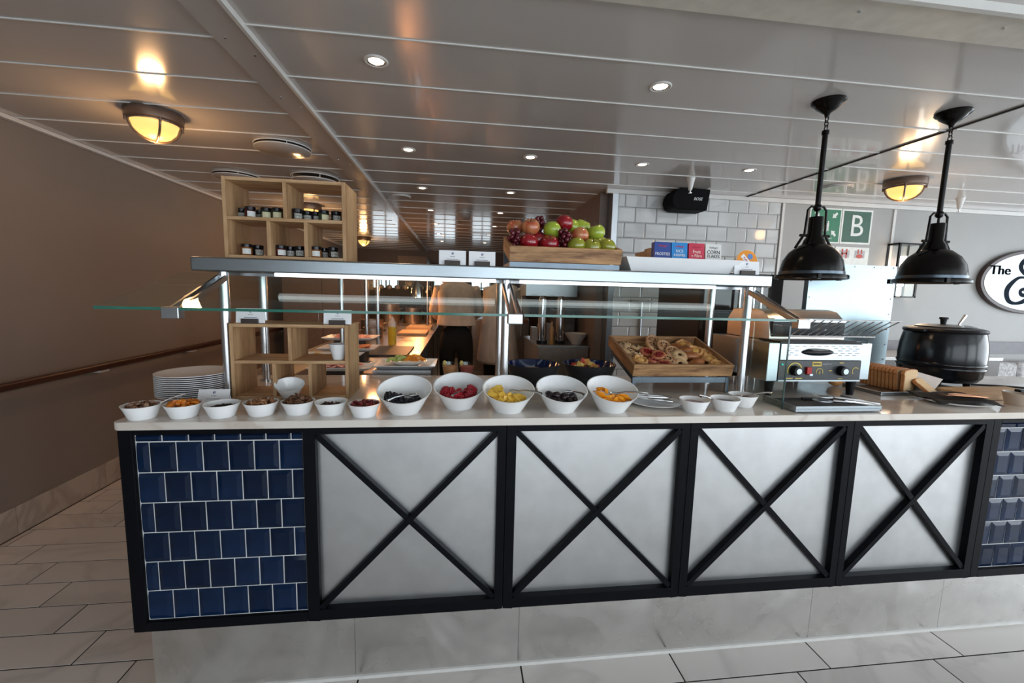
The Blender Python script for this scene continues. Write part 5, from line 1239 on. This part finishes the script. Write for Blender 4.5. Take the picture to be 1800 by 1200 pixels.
bs_ = MB().lathe([(.0005, 0), (.035, 0), (.06, .03), (.058, .03), (.033, .004), (.0005, .004)], 24).mesh('stacked_bowl', mat('grey_porcelain', (.55, .54, .52), .25), 50)
for k in range(4):
    o = link('stacked_bowl', bs_); o.location = (-.98, 3.75, .9005+.012*k); tag(o, 'grey bowl in the small stack behind the ham platter, %s' % ['lowest', 'second', 'third', 'topmost'][k], 'bowl', 'stack of grey bowls')
for i, (y, zt_) in enumerate(((4.3, 0), (5.0, 0))):
    o = box(-.62, -.34, y, y+.42, .9005, .925).build('wooden_pass_board', mt_board); tag(o, ['wooden board under the warm lamps, nearer one', 'wooden board under the warm lamps, farther one'][i], 'board')
cbn = thing('tall_cabinet', 'tall brown cabinet against the left wall beyond the buffet', 'cabinet', (-2.20, 5.6, 0))
MB().box(0, .95, 0, .5, 0, 1.58).build('body', mt_brown, cbn)
for k in range(2): d = MB().box(.01+.47*k, .475+.47*k, -.015, 0, .06, 1.55).build('door', mat('cabinet_door', (.22, .15, .11), .4), cbn, bevel=.003); MB().cyl((.43+.10*k, -.02, .9), (.43+.10*k, -.02, 1.05), .006).build('handle', mt_chrome, d)
du = thing('drawer_fridge', 'steel drawer unit beyond the chef reflecting orange light', 'drawer unit', (.16, 5.5, 0)); MB().box(0, .75, .02, .6, 0, 1.0).build('body', mt_steel, du)
for k in range(4): MB().box(.01, .74, 0, .02, .10+.225*k, .31+.225*k).build('drawer', mtp, du, bevel=.003)
# far clutter range behind
rg_ = thing('cooking_range', 'dark cooking range with hood at the far end of the kitchen', 'range', (-1.2, 8.6, 0)); MB().box(0, 2.4, 0, .6, 0, .95).build('body', mt_dark, rg_); MB().box(0, .55, -.1, .6, 1.42, 2.0).build('hood', mt_brown, rg_)
# hanging tools, pots and bottles towards the far end
ur = thing('utensil_rail', 'chrome rail over the far end of the kitchen counter', 'rail', (0, 5.6, 1.66)); MB().cyl((-1.05, 0, 0), (-.36, 0, 0), .009, n=10).cyl((-1.04, 0, -.7595), (-1.04, 0, 0), .007, n=8).cyl((-.37, 0, -.7595), (-.37, 0, 0), .007, n=8).build('tube', mt_chrome, ur)
for k in range(7):
    x = -1.0+.10*k; t = thing('hanging_ladle', 'steel ladle hanging from the far kitchen rail', 'ladle', (x, 5.6, 1.651), 0, 'ladles on the far rail'); MB().tube([(0, 0, 0), (0, .004, -.012), (0, 0, -.24)], .006, 6).build('handle', mt_chrome, t); MB().ball((0, -.012, -.265), (.036, .036, .028), 12, 8).build('scoop', mtp, t)
sh2 = thing('wall_shelving', 'dark open shelving with pots at the far wall', 'shelving', (0, 9.0, 0))
for zz in (1.02, 1.42, 1.80): MB().box(-.02, 1.3, 0, .40, zz, zz+.02).build('shelf', mt_brown, sh2)
for x in (-.02, .63, 1.28): MB().box(x, x+.02, 0, .40, 0, 1.95).build('upright', mt_brown, sh2)
for k in range(9):
    x = .07+.135*k
    if abs(x-.65) < .06: continue
    pot(x, 9.15, 1.0405, .05, .08+.03*(k % 3), mtp, 'small dark pot in the row on the far shelving, by the windows', group='pots on the far shelving')
for k in range(8):
    o = MB().lathe([(.0005, 0), (.03, 0), (.03, .14), (.012, .18), (.012, .22), (.0005, .22)], 12).build('kitchen_bottle', mat('brown_glass', (.06, .03, .02), .1), loc=(-.98+.08*k, 6.5, .9005)); tag(o, 'dark bottle in the row at the far end of the kitchen counter', 'bottle', 'bottles at the end of the counter')
wk = thing('order_printer', 'pale boxy machine on the drinks counter wall side', 'machine', (.985, 3.98, .9055)); MB().box(-.07, .12, 0, .28, 0, .30).build('housing', mt_dark, wk, bevel=.01); MB().box(-.05, .10, -.004, 0, .16, .27).build('display', mt_gapdark, wk)
for k in range(3):
    o = box(0, .05, 0, .12, 0, .12+.02*k).build('bread_tin', mtp, loc=(.70+.07*k, 4.05, .9055)); tag(o, 'narrow steel tin behind the dispensers, %s' % ['left', 'middle', 'right'][k], 'tin')
ac = MB().box(0, .38, 0, .20, 0, .005).box(0, .005, 0, .20, 0, .05).box(.375, .38, 0, .20, 0, .05).box(.005, .375, .195, .20, 0, .05).box(.005, .375, 0, .005, 0, .05).build('clear_tray', mt_glass_thin, loc=(.30, 2.02, .9505), smooth=0)
bpy.data.objects.remove(ac)
# back counter with dispensers
bc = thing('drinks_counter', 'small steel counter beside the tiled wall', 'counter', (.68, 3.60, 0)); MB().box(0, .45, 0, .80, .04, .885).build('body', mtp, bc); MB().box(-.01, .455, -.01, .81, .885, .905).build('worktop', mt_steel, bc, bevel=.003)
for i, x in enumerate((.735, .90)):
    t = thing('chrome_dispenser', ['tall chrome dispenser, left one, on the drinks counter', 'tall chrome dispenser, right one, on the drinks counter'][i], 'dispenser', (x, 3.74, .9055)); MB().cyl((0, 0, 0), (0, 0, .40), .036, n=24).cyl((0, 0, .40), (0, 0, .43), .038, .020).build('cylinder', mt_chrome, t)
    MB().cyl((0, -.02, .06), (0, -.075, .06), .009).cyl((0, -.07, .075), (0, -.07, .035), .007).build('tap', mt_chrome, t); MB().cyl((0, 0, -.0), (0, 0, .03), .048).build('base', mt_blackpl, t)
o = MB().lathe([(.0005, 0), (.04, 0), (.105, .10), (.102, .10), (.037, .004), (.0005, .004)], 30).build('mixing_bowl', mat('grey_white_bowl', (.50, .46, .43), .3), loc=(1.045, 3.72, .9055)); tag(o, 'wide pale bowl on the drinks counter beside the dispensers', 'bowl')
o = MB().lathe([(.0005, 0), (.02, 0), (.02, .14), (.008, .17), (.008, .20), (.0005, .20)], 16).build('sauce_bottle', mat('amber_bottle', (.35, .18, .05), .15), loc=(.82, 3.72, .9055)); tag(o, 'amber bottle standing between the two dispensers', 'bottle')
t = thing('gas_fitting', 'steel bracket pipe on the lower white tiles', 'pipe', (1.50, 3.385, 1.0)); MB().cyl((0, 0, .0), (0, 0, .31), .010).cyl((-.09, 0, .31), (.10, 0, .31), .012).build('pipe', mt_steel, t)
o = box(1.82, 2.12, 3.37, 3.392, .98, 1.32).build('steel_access_panel', mt_steel); tag(o, 'square grey steel panel on the tiles behind the pastry tray', 'panel')
o = MB().box(.62, 1.12, 4.0, 4.4, 1.33, 1.44).build('steel_canopy', mt_steel); o.location = (0, 0, 0); MB(); tag(o, 'steel canopy box over the drinks counter', 'canopy')
for q in (.64, 1.10): MB().cyl((q, 4.38, .905), (q, 4.38, 1.33), .010, n=8).build('canopy_post', mt_steel, o)

# ================================================================== PEOPLE
mt_skin = mat('skin', (.42, .22, .14), .5, sss=.1); mt_hair = mat('dark_hair', (.02, .015, .012), .6)
def skinned(name, verts, edges, radii, m, parent, sub=1):
    me = bpy.data.meshes.new(name); me.from_pydata(verts, edges, []); me.materials.append(m)
    o = bpy.data.objects.new(name, me); C.objects.link(o); o.parent = parent
    o.modifiers.new('skin', 'SKIN'); sv = me.skin_vertices[0].data
    for i, r in enumerate(radii): sv[i].radius = r if hasattr(r, '__len__') else (r, r); sv[i].use_root = (i == 0)
    s = o.modifiers.new('sub', 'SUBSURF'); s.levels = sub; s.render_levels = sub
    for p in me.polygons: p.use_smooth = True
    o.modifiers['skin'].use_smooth_shade = True
    return o
def person(loc, rz, label, lean=.12, jacket=(.42, .32, .26), coat_len=.0, arms=((.28, .34), (.26, .30)), head_turn=(-.06, .10)):
    t = thing('person', label, 'person', loc, rz)
    # local: facing +y. joints
    L = lambda z_: lean*max(0, z_-.95)/.5*1.0
    sh = 1.42; hipz = .93
    J = {'pel': (0, 0, hipz), 'wai': (0, L(1.1), 1.10), 'che': (0, L(1.28), 1.28), 'nek': (head_turn[0]*.2, L(1.44)+head_turn[1]*.25, 1.445), 'hed': (head_turn[0]*.55, L(1.5)+head_turn[1]*.7, 1.48)}
    verts = []; edges = []; rad = []; idx = {}
    def a(n, p, r, par=None):
        idx[n] = len(verts); verts.append(p); rad.append(r)
        if par: edges.append((idx[par], idx[n]))
    a('pel', J['pel'], (.125, .09)); a('wai', J['wai'], (.11, .08), 'pel'); a('che', J['che'], (.115, .08), 'wai'); a('up', (0, L(1.36), 1.36), (.08, .055), 'che'); a('nek', J['nek'], .052, 'up'); a('hb', (J['hed'][0], J['hed'][1], 1.485), .052, 'nek')
    hands = []
    for s, (fy, dz) in zip((-1, 1), arms):
        n = 'l' if s < 0 else 'r'
        S_ = (.155*s, L(1.38), 1.375); E_ = (.235*s, L(1.4)+fy*.35, 1.40-dz*.95+.02); H_ = (.16*s, L(1.4)+fy*1.1+.05, 1.40-dz-.06)
        a('s'+n, S_, .046, 'up'); a('e'+n, E_, .042, 's'+n); a('h'+n, H_, .027, 'e'+n); hands.append((Vector(H_), (Vector(H_)-Vector(E_)).normalized(), s))
        a('t'+n, (.095*s, 0, .84), .082, 'pel'); a('k'+n, (.10*s, .01, .48), .058, 't'+n); a('a'+n, (.105*s, -.02, .09), .038, 'k'+n); a('f'+n, (.11*s, .12, .04), .035, 'a'+n)
    body = skinned('body', verts, edges, rad, mt_skin, t, 2)
    # head as shaped lathe-like ball with face
    hc = Vector(J['hed'])+Vector((head_turn[0]*.25, head_turn[1]*.25, .062))
    hd = MB(); hd.ball(hc, (.074, .092, .108), 20, 14)
    fwd = Vector((head_turn[0]*2, 1, -.25)).normalized()
    hd.ball(hc+fwd*.090+Vector((0, 0, -.01)), (.012, .016, .018), 8, 6)
    for s in (-1, 1): hd.ball(hc+Vector((.075*s, -.005, -.005)), (.010, .018, .028), 8, 6)
    hd.build('head', mt_skin, t, 60)
    ey = MB()
    for s in (-1, 1): ey.ball(hc+fwd*.084+Vector((.028*s, 0, .014)), .009, 8, 6)
    ey.ball(hc+fwd*.088+Vector((0, 0, -.042)), (.022, .006, .005), 8, 5)
    ey.build('eyes_and_mouth', mt_hair, t)
    hr_ = MB(); hr_.ball(hc+Vector((0, -.014, .016)), (.081, .090, .104), 20, 12); hr_.build('hair', mt_hair, t, 60)
    for (p, d, s) in hands:
        v = [tuple(p), tuple(p+d*.05)]; e = [(0, 1)]; r = [(.024, .016), (.032, .014)]; side = d.cross(Vector((0, 0, 1))).normalized()
        for k, (ln, o_) in enumerate(((.070, -.024), (.080, -.008), (.076, .008), (.060, .023))):
            b = len(v); base = p+d*.085+side*o_; v += [tuple(base), tuple(base+d*ln*.5+Vector((0, 0, -.012))), tuple(base+d*ln*.8+Vector((0, 0, -.035)))]; e += [(1, b), (b, b+1), (b+1, b+2)]; r += [.0095, .0085, .007]
        b = len(v); v += [tuple(p+d*.03-side*s*.035+Vector((0, 0, -.01))), tuple(p+d*.065-side*s*.045+Vector((0, 0, -.03)))]; e += [(0, b), (b, b+1)]; r += [.011, .009]
        skinned('hand', v, e, r, mt_skin, t, 1)
    # jacket: a lofted torso with a hem and collar, and two sleeves
    mj = mat('cotton_jacket_%d' % int(jacket[0]*100), jacket, .8, bump=.5, scale=7, var=.10, stretch=(3, 3, 1))
    hem = 1.00-coat_len
    R_ = [(hem, .205+.10*coat_len, .155+.08*coat_len)]+([(.85, .205, .155)] if coat_len else [])+[(1.06, .190, .140), (1.16, .178, .130), (1.27, .192, .134), (1.35, .205, .128), (1.405, .185, .108), (1.437, .120, .085), (1.455, .072, .066), (1.475, .066, .062)]
    vs = []; fs = []; n = 36
    for q, (zz, rx, ry) in enumerate(R_):
        for k in range(n):
            b = 2*PI*k/n; fold = 1+.022*math.sin(5*b+zz*9)*(1 if zz < 1.35 else .2)
            vs.append((rx*fold*math.copysign(abs(math.cos(b))**.85, math.cos(b))+head_turn[0]*.2*max(0, (zz-1.40)/.07), L(zz)+ry*fold*math.copysign(abs(math.sin(b))**.9, math.sin(b))+head_turn[1]*.25*max(0, (zz-1.40)/.07), zz))
    for q in range(len(R_)-1):
        for k in range(n): fs.append((q*n+k, q*n+(k+1) % n, (q+1)*n+(k+1) % n, (q+1)*n+k))
    jo = MB().add(vs, fs).build('jacket', mj, t, 60); so = jo.modifiers.new('thick', 'SOLIDIFY'); so.thickness = .006; sb_ = jo.modifiers.new('sub', 'SUBSURF'); sb_.levels = 1; sb_.render_levels = 1
    for s, (fy, dz) in zip((-1, 1), arms):
        S_ = Vector((.165*s, L(1.4), 1.385)); E_ = Vector((.240*s, L(1.4)+fy*.35, 1.40-dz*.95+.02)); H_ = Vector((.180*s, L(1.4)+fy*.85+.03, 1.40-dz-.04))
        pts = []; tp = []
        for k in range(13):
            u = k/12.; p = (S_*(1-u)**2+E_*2*u*(1-u)*1.0+H_*u*u) if False else (S_.lerp(E_, u*2) if u < .5 else E_.lerp(H_, u*2-1))
            pts.append(p); tp.append((1.12-.30*u)*(1+.05*math.sin(k*2.3)))
        for _ in range(2):
            pts = [pts[0]]+[(pts[k-1]+pts[k]*2+pts[k+1])/4 for k in range(1, 12)]+[pts[-1]]
        MB().tube(pts, .066, 16, tp).build('sleeve', mj, t, 70)
    verts = []; edges = []; rad = []; idx = {}
    a('p', (0, 0, 1.04), (.145, .105)); a('q', (0, 0, .90), (.160, .12), 'p')
    for s in (-1, 1): n = str(s); a('t'+n, (.092*s, 0, .80), .100, 'q'); a('k'+n, (.10*s, .01, .48), .078, 't'+n); a('a'+n, (.105*s, -.015, .12), .062, 'k'+n)
    skinned('trousers', verts, edges, rad, mt_black if 0 else mat('black_trousers', (.010, .009, .009), .85), t, 2)
    sh_ = MB()
    for s in (-1, 1): sh_.ball((.11*s, .045, .045), (.05, .135, .045), 14, 8)
    sh_.build('shoes', mt_blackpl, t, 60)
    return t
person((-.035, 4.45, 0), 0, 'person in a beige kitchen jacket and black trousers seen from behind', .10, (.62, .47, .37), 0, ((.26, .30), (.24, .28)), (-.16, .16))
person((.43, 4.75, 0), -.5, 'person in a long pale coat half hidden by the middle post', .12, (.68, .60, .53), .45, ((.28, .28), (.26, .28)), (-.10, .16))
